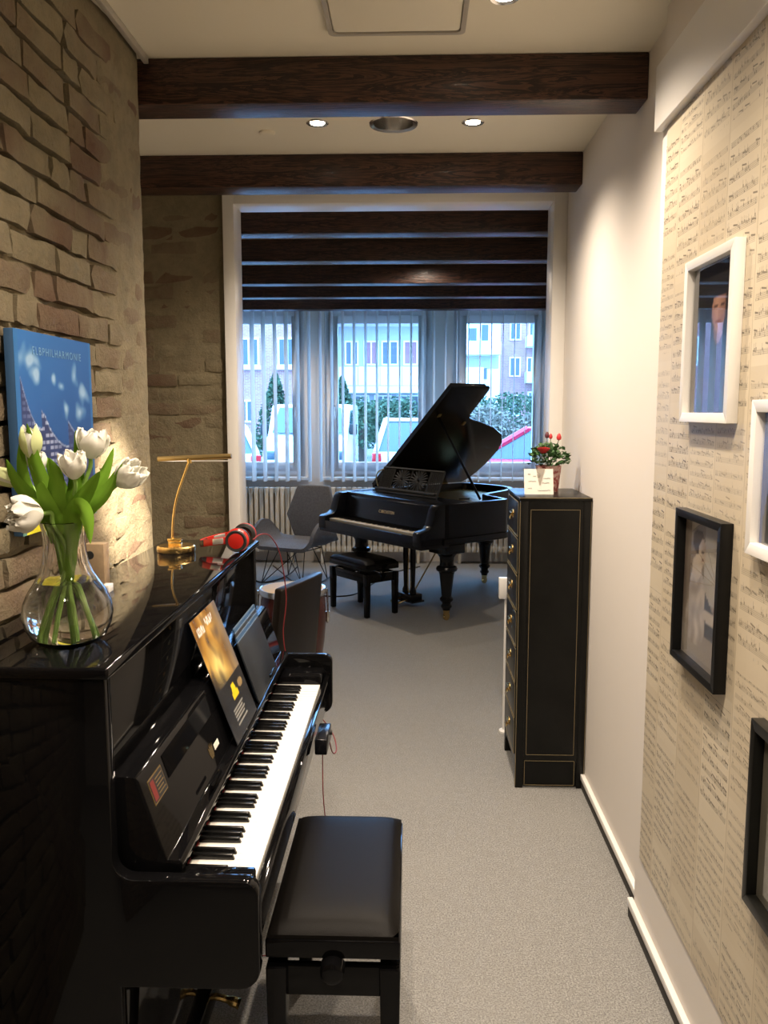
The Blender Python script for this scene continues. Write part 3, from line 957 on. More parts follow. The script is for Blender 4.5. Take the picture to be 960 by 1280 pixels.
# brass piano lamp
LC = (-.785, 2.755, ZP)
la = empty('piano_lamp', LC, 0, 'brass piano lamp with curved arm and slim bar head on the upright', 'lamp')
MB().lathe([(.0001, 0), (.062, 0), (.064, .004), (.063, .016), (.058, .020), (.0001, .021)], seg=36).build('base', M['brass'], la)
MB().box(-.024, .018, -.012, .012, .020, .034).box(-.026, .020, -.014, .014, .034, .044).build('base_block', M['brass'], la, bevel=.003)
MB().tube(spline([(-.012, 0, .040), (-.006, 0, .115), (.010, 0, .190), (.052, 0, .302)], 8), .0042, 10).build('arm', M['brass'], la)
MB().lathe([(.0001, -.010), (.008, -.010), (.009, 0), (.008, .010), (.0001, .010)], (.053, 0, .304), 12).build('joint', M['brass'], la)
bar = MB().tube([(-.052, .0, .308), (.193, .0, .318)], .0085, 16).build('lamp_bar', M['brass_dull'], la)
MB().box(-.045, .186, -.004, .004, .3005, .3040).build('led_strip', M['socket'], bar)

# headphones
HC = Vector((-.625, 2.80, ZP))
hd = empty('headphones', HC, 0, 'red over-ear headphones lying on the far end of the upright piano', 'headphones')
band = [(.030, -.070, .042), (-.005, -.080, .040), (-.050, -.065, .032), (-.078, -.030, .024), (-.086, .010, .021), (-.070, .050, .024), (-.030, .078, .032), (.030, .075, .042)]
bp_ = spline(band, 6)
def flat_band(pts, wz, th):
    mbd = MB()
    n = len(pts) - 1
    vs = []
    for i, p_ in enumerate(pts):
        t_ = (pts[min(i + 1, n)] - pts[max(i - 1, 0)]); t_.z = 0; t_.normalize()
        nn = Vector((t_.y, -t_.x, 0))
        for (a_, b_) in ((-1, -1), (1, -1), (1, 1), (-1, 1)):
            vs.append(p_ + nn * (th / 2 * a_) + Vector((0, 0, wz / 2 * b_)))
    fs = [(i * 4 + k, i * 4 + (k + 1) % 4, (i + 1) * 4 + (k + 1) % 4, (i + 1) * 4 + k) for i in range(n) for k in range(4)]
    fs += [(3, 2, 1, 0), (n * 4, n * 4 + 1, n * 4 + 2, n * 4 + 3)]
    return mbd.add(vs, fs)
flat_band(bp_, .024, .007).build('headband', M['red_plastic'], hd, bevel=.002)
flat_band(bp_[14:29], .021, .010).build('band_pad', M['pad'], hd, bevel=.002)
for seg_ in (bp_[4:10], bp_[32:38]):
    flat_band(seg_, .020, .010).build('slider', M['silver'], hd, bevel=.002)
for sgn, yy in ((-1, -.068), (1, .073)):
    c0 = (.050, yy, .0405)
    cup = MB().lathe([(.0001, sgn * .020), (.022, sgn * .020), (.032, sgn * .016), (.0385, sgn * .004), (.040, -sgn * .004), (.036, -sgn * .010), (.0001, -sgn * .010)], c0, 32, axis='y').build('ear_cup', M['red_plastic'], hd)
    MB().lathe([(.036, -sgn * .009), (.040, -sgn * .014), (.039, -sgn * .026), (.030, -sgn * .030), (.022, -sgn * .024), (.021, -sgn * .009)], c0, 32, axis='y').build('ear_pad', M['pad'], hd)
    MB().lathe([(.029, sgn * .0185), (.033, sgn * .020), (.036, sgn * .013), (.034, sgn * .0105)], c0, 32, axis='y').build('cup_ring', M['dark'], cup)
    MB().tube([(.030, yy * 1.01, .052), (.042, yy + sgn * .004, .048), (.052, yy + sgn * .012, .052)], .006, 8).build('yoke', M['red_plastic'], hd)
cab_pts = [(-.535, 2.80, 1.255), (-.520, 2.88, 1.262), (-.500, 2.96, 1.24), (-.478, 3.03, 1.16), (-.462, 3.05, 1.00), (-.475, 3.05, .86), (-.455, 3.05, .74), (-.40, 3.05, .62), (-.30, 3.03, .50), (-.265, 2.90, .48), (-.262, 2.72, .54), (-.268, 2.605, .66)]
tag(MB((-.462, 3.05, 1.0)).tube(spline(cab_pts, 8), .0022, 6).build('headphone_cable', M['red_cable'], None, loc=(-.462, 3.05, 1.0)), 'thin red cable hanging from the headphones past the piano end', 'cable')
cp = [(-.272, 2.50, .642), (-.270, 2.49, .50), (-.262, 2.52, .30), (-.275, 2.47, .12), (-.285, 2.44, .004), (-.42, 2.42, .004), (-.52, 2.42, .004)]
tag(MB((-.27, 2.45, 0)).tube(spline(cp, 6), .0018, 6).build('unit_cable', M['red_cable'], None, loc=(-.27, 2.45, 0)), 'thin dark red cable dropping from the control unit to the carpet', 'cable')

# brochure on the music desk
def leaning_print(name, y0_, y1_, x0_, z0_, x1_, z1_, func, label, cat, nx=40, ny=50, th=.0016):
    o = empty(name, (x0_, (y0_ + y1_) / 2, z0_), 0, label, cat)
    q = Vector(o.location)
    up_ = Vector((x1_ - x0_, 0, z1_ - z0_))
    nn = Vector((up_.z, 0, -up_.x)).normalized()
    vs = []
    for h in (0, -th):
        for (yy, k) in ((y0_, 0), (y1_, 0), (y1_, 1), (y0_, 1)):
            vs.append(Vector((x0_, yy, z0_)) + up_ * k + nn * h)
    MB(q).add(vs, [(0, 1, 2, 3), (7, 6, 5, 4), (0, 4, 5, 1), (1, 5, 6, 2), (2, 6, 7, 3), (3, 7, 4, 0)]).build('sheet', M['booklet'], o)
    print_mesh('cover_print', nx, ny, lambda u, v: Vector((x0_, y0_ + (y1_ - y0_) * u, z0_)) + up_ * v + nn * .0005 - q, func, M['print_gloss'], o)
    return o
def nz(u, v, s=1, k=0.0):
    return noise.noise(Vector((u * s, v * s, k)))
def mixc(a, b, f):
    f = min(1, max(0, f))
    return tuple(x + (y_ - x) * f for x, y_ in zip(a, b))
def ell(u, v, cu, cv, ru, rv):
    return 1 - math.hypot((u - cu) / ru, (v - cv) / rv)
def brochure(u, v):
    c = (.085, .085, .09)
    if v > .42:
        c = mixc((.46, .30, .08), (.88, .70, .34), .5 + .9 * nz(u, v, 4, 1.0))
        c = mixc(c, (.95, .84, .50), 1.4 * ell(u, v, .35, .55, .35, .25))
        c = mixc(c, (.26, .20, .17), max(0, .9 * nz(u, v, 7, 5.0)))
        if u > .55: c = mixc(c, (.42, .40, .42), (u - .55) * 1.8)
    f = min(1, max(0, (.55 - v - .25 * (u - .3)) / .2))
    c = mixc(c, (.115, .12, .135), f if v > .30 else 1)
    if .86 < v < .92 and .10 < u < .36 and nz(u * 3, v, 22, 2) > -.1: c = (.92, .90, .86)
    if .88 < v < .95 and .44 < u < .72 and nz(u * 3, v, 22, 3) > -.1: c = (.92, .90, .86)
    if .26 < v < .37 and abs(u - .52) < .05 + .05 * (.37 - v) / .11: c = (.98, .85, .10)
    if .26 < v < .31 and .40 < u < .64: c = (.95, .82, .12)
    if ell(u, v, .80, .315, .10, .035) > 0: c = (.58, .49, .33)
    for k, v0 in enumerate((.205, .18, .155, .12, .09)):
        if abs(v - v0) < .006 and .25 < u < .68 - .05 * (k % 2): c = (.62, .62, .60)
    return c
leaning_print('brochure', 2.078, 2.345, -.446, .8265, -.565, 1.150, brochure, 'brochure with golden picture leaning on the upright piano music desk', 'brochure', 60, 80)
for i in range(4):
    y0_ = 2.40 + .012 * i
    x0_ = -.4465 - .0062 * i
    o = empty('music_booklet', (x0_, y0_ + .16, .8262 + .0008 * i), 0,
              ['front dark grey music booklet right of the brochure', 'blue edged booklet directly behind the front grey booklet', 'third booklet back in the leaning stack', 'rearmost booklet of the leaning stack on the music desk'][i], 'booklet', 'booklets leaning on the upright piano')
    upv = Vector((-.062, 0, .180 + .010 * i))
    nn = Vector((upv.z, 0, -upv.x)).normalized()
    vs = [Vector((0, yy - y0_ - .16, 0)) + upv * k + nn * h for h in (0, -.005) for (yy, k) in ((y0_, 0), (y0_ + .33, 0), (y0_ + .33, 1), (y0_, 1))]
    MB().add(vs, [(0, 1, 2, 3), (7, 6, 5, 4), (0, 4, 5, 1), (1, 5, 6, 2), (2, 6, 7, 3), (3, 7, 4, 0)]).build('cover', M['booklet'] if i % 2 == 0 else M['booklet_blue'], o, bevel=.0006)
    vs = [Vector((0, yy - y0_ - .16, 0)) + upv * k + nn * h for h in (-.0008, -.0042) for (yy, k) in ((y0_ + .004, .01), (y0_ + .326, .01), (y0_ + .326, 1.012), (y0_ + .004, 1.012))]
    MB().add(vs, [(0, 1, 2, 3), (7, 6, 5, 4), (0, 4, 5, 1), (1, 5, 6, 2), (2, 6, 7, 3), (3, 7, 4, 0)]).build('pages', M['pages'], o)

# small wooden box and white card behind the vase
o = empty('wooden_box', (-.842, 2.20, ZP), 0, 'small pale wooden box with a dark round hole behind the vase', 'box')
MB().box(-.026, .026, -.02, .02, 0, .115).build('body', M['pale_wood'], o, bevel=.002)
MB().lathe([(.0001, -.0006), (.010, -.0006), (.012, .001)], (-.012, -.0205, .085), 16, axis='y').build('hole', M['dark'], o)
tag(MB((-.787, 2.12, ZP)).box(-.797, -.777, 2.10, 2.135, ZP, ZP + .020).build('white_card_box', M['socket'], None, bevel=.001, loc=(-.787, 2.12, ZP)), 'tiny white box lying beside the vase on the piano top', 'box')

# ------------------------------------------------------------------ poster on the brick wall
PO = (-.893, 2.092, 1.638)
po_ = empty('poster', PO, 0, 'blue canvas poster of a wave roofed concert hall on the brick wall', 'poster')
PW, PH = .450, .468
MB().box(-.012, .010, -PW / 2, PW / 2, -PH / 2, PH / 2).build('canvas', mat('canvas_edge', (.03, .09, .20), .6), po_, bevel=.002)
def roof(u):
    if u < .40: return .80 - 1.35 * math.sin(PI * min(1, max(0, u) / .40) * .5) ** .8 * .20 + (.05 if False else 0) - .02 * u
    return 0
def poster(u, v):
    c = mixc((.16, .42, .70), (.03, .20, .44), (1 - v) * .8 + u * .35)
    cl = 0
    for cu, cv, ru, rv, s_ in ((.16, .86, .16, .07, 3), (.22, .80, .08, .06, 4), (.74, .80, .05, .08, 5), (.86, .70, .09, .07, 6), (.60, .62, .05, .05, 7), (.80, .60, .08, .06, 8), (.45, .78, .04, .04, 9), (.55, .74, .05, .03, 2)):
        e = ell(u, v, cu, cv, ru, rv) + .55 * nz(u, v, 14, s_)
        cl = max(cl, min(1, max(0, e * 1.3)))
    c = mixc(c, (.72, .82, .90), cl * .75)
    # wave roofline
    segs = ((.05, .78, .28, .52), (.28, .62, .62, .42), (.62, .56, .98, .42))
    top = None
    for u0, v0, u1, v1 in segs:
        if u0 <= u < u1:
            k = (u - u0) / (u1 - u0)
            top = v0 + (v1 - v0) * (1 - (1 - k) ** 2.0)
    if u >= .28 and u < .40: top = max(top or 0, .60 - 1.2 * (u - .31) ** 1 if u > .31 else .52 + 3 * (u - .28))
    if top is not None and v < top:
        c = mixc((.10, .17, .36), (.19, .22, .40), .5 + .5 * nz(u, v, 5, 4))
        lit = max(0, 1 - abs(u - .36) / .32)
        gu, gv = (u * 19) % 1, (v * 30) % 1
        if .2 < gv < .72 and .12 < gu < .88 and nz(math.floor(u * 19), math.floor(v * 30), .73, 1) > -.2:
            c = mixc(c, (.62, .66, .78), (.18 + .75 * lit) * (1 if v > .3 else .8))
        if top - v < .012: c = mixc(c, (.75, .82, .92), .5)
    if v < .17: c = (.045, .05, .10)
    if v < .115: c = mixc((.78, .76, .10), (.95, .90, .20), .5 + nz(u, v, 9, 3))
    if .10 < v < .155 and ell(u, v, .30, .12, .12, .05) > 0: c = (.22, .12, .10)
    if u < .045 or u > .965: c = mixc(c, (.16, .42, .66), .7)
    return c
print_mesh('print', 170, 170, lambda u, v: Vector((.0106, (u - .5) * PW, (v - .5) * PH)), poster, M['print'], po_)
text_mesh('lettering', 'ELBPHILHARMONIE', .027, mat('poster_letters', (.16, .33, .55), .6), po_, (.0112, .01, .190), (PI / 2, 0, PI / 2), .0003, space=1.30)

# ------------------------------------------------------------------ drawer cabinet
CX0, CX1, CY0, CY1, CZ = .474, .783, 3.630, 4.075, 1.315
CO = ((CX0 + CX1) / 2, (CY0 + CY1) / 2, 0)
ca = empty('drawer_cabinet', CO, 0, 'tall narrow black cabinet with seven brass handled drawers against the right wall', 'cabinet')
box('top_board', M['cab_black'], ca, CX0 - .004, CX1, CY0 - .004, CY1 + .004, CZ - .014, CZ, .002, CO)
b_ = MB(CO).box(CX0 + .010, CX1 - .002, CY0 + .006, CY1 - .006, .13, CZ - .014)
b_.build('body', M['cab_black'], ca, bevel=.001)
for (x, y) in ((CX0, CY0), (CX1 - .036, CY0), (CX0, CY1 - .03), (CX1 - .036, CY1 - .03)):
    box('corner_post', M['cab_black'], ca, x, x + .034, y, y + .03, 0, CZ - .014, .0015, CO)
# near side: framed panel with gold inlay lines
sp = box('side_panel', M['cab_black'], ca, CX0 + .034, CX1 - .036, CY0 + .002, CY0 + .01, .128, CZ - .014, 0, CO)
def gline(x0_, x1_, z0_, z1_, wd=.0016, parent=sp):
    MB(CO).box(x0_, x1_, CY0 + .0006, CY0 + .003, z0_, z0_ + wd).box(x0_, x1_, CY0 + .0006, CY0 + .003, z1_ - wd, z1_).box(x0_, x0_ + wd, CY0 + .0006, CY0 + .003, z0_, z1_).box(x1_ - wd, x1_, CY0 + .0006, CY0 + .003, z0_, z1_).build('inlay_line', M['gold_line'], parent)
gline(CX0 + .046, CX1 - .050, .155, CZ - .052)
box('side_apron', M['cab_black'], ca, CX0 + .034, CX1 - .036, CY0 + .008, CY0 + .016, .012, .128, 0, CO)
gline(CX0 + .040, CX1 - .046, .013, .128)
box('edge_line', M['gold_line'], ca, CX0 - .0045, CX1, CY0 - .0045, CY0 - .003, CZ - .002, CZ + .0006, 0, CO)
box('edge_line', M['gold_line'], ca, CX0 - .001, CX0 + .0008, CY0 - .001, CY0 + .0008, .01, CZ - .016, 0, CO)
box('edge_line', M['gold_line'], ca, CX1 - .004, CX1 - .0025, CY0 - .001, CY0 + .0008, .01, CZ - .016, 0, CO)
# front apron with arch
ap = MB(CO).prism([(CY0 + .03, .135), (CY1 - .03, .135), (CY1 - .03, .06), (CY1 - .07, .10), (CY0 + .07, .10), (CY0 + .03, .06)], 'x', CX0 + .002, CX0 + .014)
ap.build('front_apron', M['cab_black'], ca)
DH = (CZ - .014 - .145) / 7
for i in range(7):
    z0_ = .142 + i * DH
    d = box('drawer', M['cab_black'], ca, CX0 - .004, CX0 + .012, CY0 + .032, CY1 - .032, z0_ + .005, z0_ + DH - .005, .001, CO)
    MB(CO).box(CX0 - .0052, CX0 - .0035, CY0 + .032, CY1 - .032, z0_ + DH - .0075, z0_ + DH - .005).box(CX0 - .0052, CX0 - .0035, CY0 + .032, CY1 - .032, z0_ + .005, z0_ + .0072).box(CX0 - .0052, CX0 - .0035, CY0 + .032, CY0 + .0345, z0_ + .005, z0_ + DH - .005).build('drawer_line', M['gold_line'], d)
    yc_, zc_ = (CY0 + CY1) / 2, z0_ + DH / 2 + .006
    hnd = MB(CO).lathe([(.0001, -.004), (.017, -.004), (.021, -.002), (.021, .0005)], (CX0 - .0045, yc_, zc_), 20, axis='x')
    hnd.tube([(CX0 - .008, yc_ - .036, zc_ + .004), (CX0 - .014, yc_ - .030, zc_ + .004), (CX0 - .014, yc_ + .030, zc_ + .004), (CX0 - .008, yc_ + .036, zc_ + .004)], .0032, 6)
    hnd.tube(spline([(CX0 - .008, yc_ - .012, zc_), (CX0 - .016, yc_ - .013, zc_ - .016), (CX0 - .016, yc_, zc_ - .026), (CX0 - .016, yc_ + .013, zc_ - .016), (CX0 - .008, yc_ + .012, zc_)], 4), .0028, 6)
    hnd.build('pull', M['brass'], d)

# rose pot and gift card
RO = (.640, 3.93, CZ + .0005)
ro = empty('potted_rose', RO, 0, 'small red rose plant in pink wrapped pot on the cabinet', 'plant')
m = mat('floral_wrap', (.42, .20, .17), .5)
t = NT(m); p = t.n['Principled BSDF']
nn_ = t.noise(t.coord(), 45, 3, .6)
c = t.mix(t.ramp(nn_, .42, .60), (.55, .36, .31), (.30, .055, .05))
t.l.new(c, p.inputs['Base Color'])
MB().lathe([(.0001, 0), (.046, 0), (.052, .05), (.060, .120), (.056, .120), (.052, .112), (.0001, .108)], seg=28, mod=lambda a, z: 1 + .02 * math.sin(7 * a) * (z > .06)).build('wrapped_pot', m, ro)
MB().lathe([(.0001, .114), (.052, .113), (.052, .109)], seg=20).build('soil', M['soil'], ro)
rd = random.Random(5)
lf = MB()
for i in range(230):
    a, b = rd.uniform(0, 2 * PI), rd.random()
    el = rd.uniform(.05, 1.35)
    rr = .095 * (.45 + .55 * b ** .5)
    cpt = Vector((rr * math.cos(a) * math.cos(el) * 1.05, rr * math.sin(a) * math.cos(el), .125 + rr * math.sin(el) * 1.10))
    d1 = Vector((math.cos(a) * math.cos(el) + rd.uniform(-.6, .6), math.sin(a) * math.cos(el) + rd.uniform(-.6, .6), rd.uniform(-.5, .6))).normalized()
    d2 = d1.cross(Vector((rd.uniform(-1, 1), rd.uniform(-1, 1), 1)).normalized()).normalized()
    L, W_ = rd.uniform(.022, .036), rd.uniform(.008, .013)
    n3 = d1.cross(d2)
    lf.add([cpt - d1 * L * .5, cpt + d2 * W_ + n3 * .003, cpt + d1 * L * .5, cpt - d2 * W_ + n3 * .003, cpt], [(0, 1, 4), (1, 2, 4), (2, 3, 4), (3, 0, 4)])
tag(lf.build('foliage', M['rose_leaf'], ro, smooth=False, solid=.0005), kind='stuff')
for k in range(7):
    a = 2 * PI * k / 7
    MB().tube([(0, 0, .11), (.03 * math.cos(a), .03 * math.sin(a), .17), (.05 * math.cos(a), .05 * math.sin(a), .20)], .0018, 5).build('stem', M['rose_leaf'], ro)
def rose(cx, cy_, cz, R_, mt, nm='blossom'):
    b = MB()
    for ring, (q, n_) in enumerate(((1, 6), (.72, 5), (.42, 3))):
        for j in range(n_):
            az = 2 * PI * j / n_ + ring * .5
            def fn(u, v, az=az, q=q):
                th = az + (u - .5) * 1.5
                r = R_ * q * (.35 + .75 * math.sin(PI * .5 * v) + .15 * v)
                return (cx + r * math.cos(th), cy_ + r * math.sin(th), cz + R_ * (1.25 * v - .2 * v * v) * (1.25 - .3 * q))
            b.grid(fn, 4, 4)
    b.build(nm, mt, ro, angle=80, solid=.0006)
rose(-.035, -.060, .180, .024, M['rose'])
for (x, y, z, r_) in ((-.012, -.012, .250, .011), (.045, .0, .240, .012), (.012, .03, .245, .009)):
    MB().lathe([(.0001, -.004), (r_ * .8, 0), (r_, r_ * .9), (r_ * .55, r_ * 2.1), (.0001, r_ * 2.5)], (x, y, z), 12).build('bud', M['plum'] if r_ == .011 else M['rose'], ro)
    MB().tube([(x * .4, y * .4, .16), (x, y, z)], .0018, 5).build('bud_stem', M['rose_leaf'], ro)
# card
gc = empty('greeting_card', (.575, 3.775, CZ + .0005), 0, 'white handwritten greeting card with grey ribbon leaning before the rose pot', 'card')
lean = .03
def cardP(u, v, h=0): return Vector(((u - .5) * .130, v * lean - h, v * .112))
MB().add([cardP(0, 0, .0), cardP(1, 0), cardP(1, 1), cardP(0, 1), cardP(0, 0, -.0015), cardP(1, 0, -.0015), cardP(1, 1, -.0015), cardP(0, 1, -.0015)],
         [(0, 1, 2, 3), (7, 6, 5, 4), (0, 4, 5, 1), (1, 5, 6, 2), (2, 6, 7, 3), (3, 7, 4, 0)]).build('card_sheet', M['paper'], gc)
rd = random.Random(9)
for r_, (v0, us) in enumerate(((.80, (.12, .22)), (.72, (.30, .40)), (.52, (.14, .40)), (.46, (.62, .86)), (.63, (.66, .90)), (.24, (.12, .26)), (.16, (.45, .90)))):
    pts = [cardP(us[0] + (us[1] - us[0]) * k / 14, v0 + rd.uniform(-.022, .022), .0008) for k in range(15)]
    MB().tube(pts, .0007, 4).build('handwriting', M['ink'], gc)
rb = MB()
for poly in ([(.42, 1.0), (.72, 1.02), (.66, .84), (.55, .80), (.44, .86)], [(.44, .80), (.56, .82), (.54, .66), (.46, .66)], [(.50, .76), (.66, .84), (.60, .58), (.53, .34), (.48, .56)]):
    vs = [cardP(u, v, .0015) for u, v in poly] + [cardP(u, v, .0030) for u, v in poly]
    k = len(poly)
    rb.add(vs, [tuple(range(k - 1, -1, -1)), tuple(range(k, 2 * k))] + [(i, (i + 1) % k, k + (i + 1) % k, k + i) for i in range(k)])
rb.build('ribbon', mat('taupe_ribbon', (.33, .29, .24), .6), gc)

# white device behind the cabinet
o = empty('pole_device', (.486, 4.30, 0), 0, 'slim white device on a pole beyond the drawer cabinet', 'device')
MB().lathe([(.0001, 0), (.04, 0), (.04, .008), (.012, .016), (.0001, .017)], (.025, 0, 0), seg=20).build('foot', M['socket'], o)
MB().tube([(.012, 0, .012), (.012, 0, .75)], .010, 10).build('pole', M['socket'], o)
MB().box(-.028, .028, -.02, .02, .72, .83).build('head', M['socket'], o, bevel=.004)

# ------------------------------------------------------------------ pictures on the wallpaper
def picture(y0_, y1_, z0_, z1_, fm, fw, dp, func, label, mt=0):
    xw = XP - .0045
    oc = (xw, (y0_ + y1_) / 2, (z0_ + z1_) / 2)
    o = empty('framed_picture', oc, 0, label, 'picture', 'framed pictures on the music wallpaper')
    hy, hz = (y1_ - y0_) / 2, (z1_ - z0_) / 2
    # mitred frame bars
    for (sa, nm) in (((-1, 0), 'frame_bar'), ((1, 0), 'frame_bar'), ((0, -1), 'frame_bar'), ((0, 1), 'frame_bar')):
        if sa[0]:
            s_ = sa[0]
            pr_ = [(s_ * hy, -hz), (s_ * hy, hz), (s_ * (hy - fw), hz - fw), (s_ * (hy - fw), -hz + fw)]
        else:
            s_ = sa[1]
            pr_ = [(-hy, s_ * hz), (hy, s_ * hz), (hy - fw, s_ * (hz - fw)), (-hy + fw, s_ * (hz - fw))]
        MB().prism(pr_, 'x', -dp, 0).build(nm, fm, o, bevel=.0012)
    a, b = hy - fw + .003, hz - fw + .003
    # u runs left to right as seen from the room: from far (+y) to near (-y)
    print_mesh('photograph', 48, 60, lambda u, v: Vector((-.006, a - 2 * a * u, -b + 2 * b * v)), func, M['print'], o)
    MB().box(-.0042, -.0005, -a, a, -b, b).build('backing', M['dark'], o)
    MB().box(-.0098, -.0085, -a, a, -b, b).build('glass', M['picture_glass'], o)
def pic_pianist(u, v):
    c = mixc((.02, .018, .02), (.05, .045, .05), v)
    if ell(u, v, .62, .30, .62, .42) > 0: c = (.045, .05, .06)
    if ell(u, v, .62, .55, .10, .09) > 0: c = (.55, .42, .36)
    if ell(u, v, .62, .68, .15, .15) > 0: c = mixc((.74, .58, .50), (.48, .33, .27), abs(u - .58) * 4 + max(0, .66 - v))
    if ell(u, v, .62, .78, .18, .10) > 0 and v > .755: c = (.05, .035, .03)
    if abs(v - .70) < .012 and (abs(u - .55) < .04 or abs(u - .70) < .04): c = (.20, .10, .08)
    if abs(v - .60) < .010 and abs(u - .62) < .06: c = (.48, .20, .17)
    if ell(u, v, .30, .16, .20, .08) > 0 or ell(u, v, .85, .18, .12, .10) > 0: c = (.20, .15, .13)
    return c
def pic_blue(u, v):
    c = mixc((.05, .22, .50), (.14, .40, .72), v)
    if ell(u, v, .60, .10, .55, .62) > 0: c = mixc((.075, .075, .085), (.18, .17, .18), .5 + nz(u, v, 5, 3))
    if ell(u, v, .55, .20, .13, .42) > 0: c = (.74, .74, .76)
    if ell(u, v, .55, .78, .16, .17) > 0: c = (.72, .55, .46)
    if ell(u, v, .55, .88, .22, .14) > 0 and v > .80: c = (.62, .62, .64)
    if ell(u, v, .36, .66, .10, .20) > 0: c = (.66, .68, .72)
    return c
def pic_lady(u, v):
    c = mixc((.66, .62, .57), (.55, .50, .45), .5 + .6 * nz(u, v, 3, 2))
    if v > .30 and u < .55: c = mixc(c, (.42, .37, .32), .5 * max(0, 1 - abs(v - .62) / .34))
    if u > .52 and v > .42 + .15 * (u - .5): c = mixc(c, (.74, .72, .68), .8)           # music sheets
    if .22 < v < .50 - .55 * (u - .60) and u > .58 - (v - .22) * .1: c = (.30, .31, .35)   # piano edge
    if v < .22: c = mixc((.70, .67, .63), (.60, .56, .52), u)
    if ell(u, v, .36, .47, .20, .20) > 0 or ell(u, v, .34, .30, .24, .18) > 0: c = mixc((.84, .80, .76), (.62, .58, .54), .5 + .9 * nz(u, v, 9, 6))
    if ell(u, v, .33, .66, .12, .08) > 0: c = (.78, .73, .67)
    if ell(u, v, .42, .78, .12, .105) > 0: c = mixc((.80, .74, .66), (.58, .51, .45), (u - .36) * 3)
    if ell(u, v, .36, .845, .15, .085) > 0 and not ell(u, v, .46, .78, .10, .09) > 0: c = (.27, .21, .17)
    if abs(v - .785) < .010 and abs(u - .46) < .03: c = (.25, .19, .16)
    if abs(v - .735) < .008 and abs(u - .47) < .025: c = (.40, .27, .24)
    if ell(u, v, .70, .37, .20, .045) > 0: c = (.78, .74, .69)
    return c
def pic_sepia(u, v):
    c = mixc((.50, .49, .44), (.40, .38, .33), .5 + .7 * nz(u, v, 3, 8))
    if ell(u, v, .62, .30, .50, .38) > 0: c = mixc((.62, .60, .55), (.45, .43, .38), .5 + nz(u, v, 6, 1))
    if ell(u, v, .55, .68, .16, .15) > 0: c = (.66, .62, .55)
    if ell(u, v, .55, .76, .19, .11) > 0 and v > .72: c = (.24, .22, .18)
    return c
picture(1.955, 2.300, 1.660, 2.074, M['white'], .024, .026, pic_pianist, 'white framed dark portrait of a musician, highest picture on the wallpaper')
picture(1.465, 1.815, 1.385, 1.712, M['white'], .026, .026, pic_blue, 'white framed picture with blue background cut by the photo edge')
picture(1.945, 2.280, 1.022, 1.430, mat('frame_black', (.005, .005, .005), .35, spec=.25), .020, .030, pic_lady, 'black framed sepia photograph of a woman in a pale dress at a piano')
picture(1.380, 1.728, .642, 1.048, mat('frame_black_low', (.006, .006, .005), .35, spec=.25), .022, .028, pic_sepia, 'lowest black framed sepia photograph cut by the photo edge')

# ------------------------------------------------------------------ grand piano (local x = treble direction, y = away from player)
GA = math.atan2(-.78, .626)
GO = (.022, 6.474, 0)
gp = empty('grand_piano', GO, GA, 'black antique grand piano with raised lid and turned legs by the windows', 'piano')
SL, SR = -1.30, .135
curve = [(.135, .86), (.10, .925), (-.02, .965), (-.18, 1.00), (-.275, 1.05), (-.325, 1.14), (-.365, 1.26), (-.44, 1.47), (-.53, 1.63), (-.64, 1.725), (-.78, 1.775), (-.95, 1.78), (-1.12, 1.76), (-1.25, 1.72), (-1.30, 1.66)]
outl = [(SL, .20), (SR, .20)] + curve
def inset(poly, d):
    n = len(poly); out = []
    for i in range(n):
        p0, p1, p2 = Vector(poly[i - 1]), Vector(poly[i]), Vector(poly[(i + 1) % n])
        n1 = Vector((-(p1 - p0).y, (p1 - p0).x)).normalized()
        n2 = Vector((-(p2 - p1).y, (p2 - p1).x)).normalized()
        b = (n1 + n2)
        b = b / max(.35, b.length_squared / 2) if b.length > .1 else n1
        out.append(tuple(p1 + b * d))
    return out
inn = inset(outl, .045)
ZR0, ZR1 = .645, .962
n = len(outl)
rim = MB()
vs = [(x, y, ZR0) for x, y in outl] + [(x, y, ZR1) for x, y in outl] + [(x, y, ZR1) for x, y in inn] + [(x, y, ZR0) for x, y in inn]
fs = []
for k in range(4):
    fs += [(k * n + i, k * n + (i + 1) % n, ((k + 1) % 4) * n + (i + 1) % n, ((k + 1) % 4) * n + i) for i in range(n)]
rim.add(vs, fs).build('rim', M['satin'], gp, bevel=.004)
# lower moulding
o2 = inset(outl, -.012)
vs = [(x, y, .640) for x, y in o2] + [(x, y, .690) for x, y in o2] + [(x, y, .690) for x, y in inn] + [(x, y, .640) for x, y in inn]
MB().add(vs, fs).build('rim_moulding', M['satin'], gp, bevel=.006)
MB().prism(inset(outl, .03), 'z', .630, .655).build('bottom', M['satin'], gp)
MB().prism([q for q in inset(outl, .046)], 'z', .84, .862).build('soundboard', M['copper'], gp)
pl = [(-1.25, .57), (.07, .57), (.05, .72), (-.20, .90), (-.42, 1.20), (-.58, 1.52), (-.80, 1.68), (-1.08, 1.68), (-1.24, 1.58)]
MB().prism(pl, 'z', .872, .892).build('iron_plate', M['gold_plate'], gp, bevel=.004)
for i in range(24):
    x = -1.20 + i * .05
    yl = min(1.62, max(.75, 1.62 - max(0, x + .85) * .95))
    MB().tube([(x, .62, .905), (x - .04, yl, .905)], .0012, 4).build('string', M['brass_dull'], gp)
# top deck in front of lid
MB().box(SL + .045, SR - .045, .235, .565, .935, .955).build('front_deck', M['satin'], gp, bevel=.003)
# cheeks
cpf = [(-.045, .645), (-.045, .735)] + [(-.040, .752), (-.02, .764), (.04, .775), (.075, .80), (.095, .86), (.115, .925), (.145, .957), (.25, .962), (.25, .645)]
for x0_, x1_ in ((SL, -1.197), (.042, SR)):
    MB().prism(cpf, 'x', x0_, x1_).build('cheek', M['satin'], gp, bevel=.003)
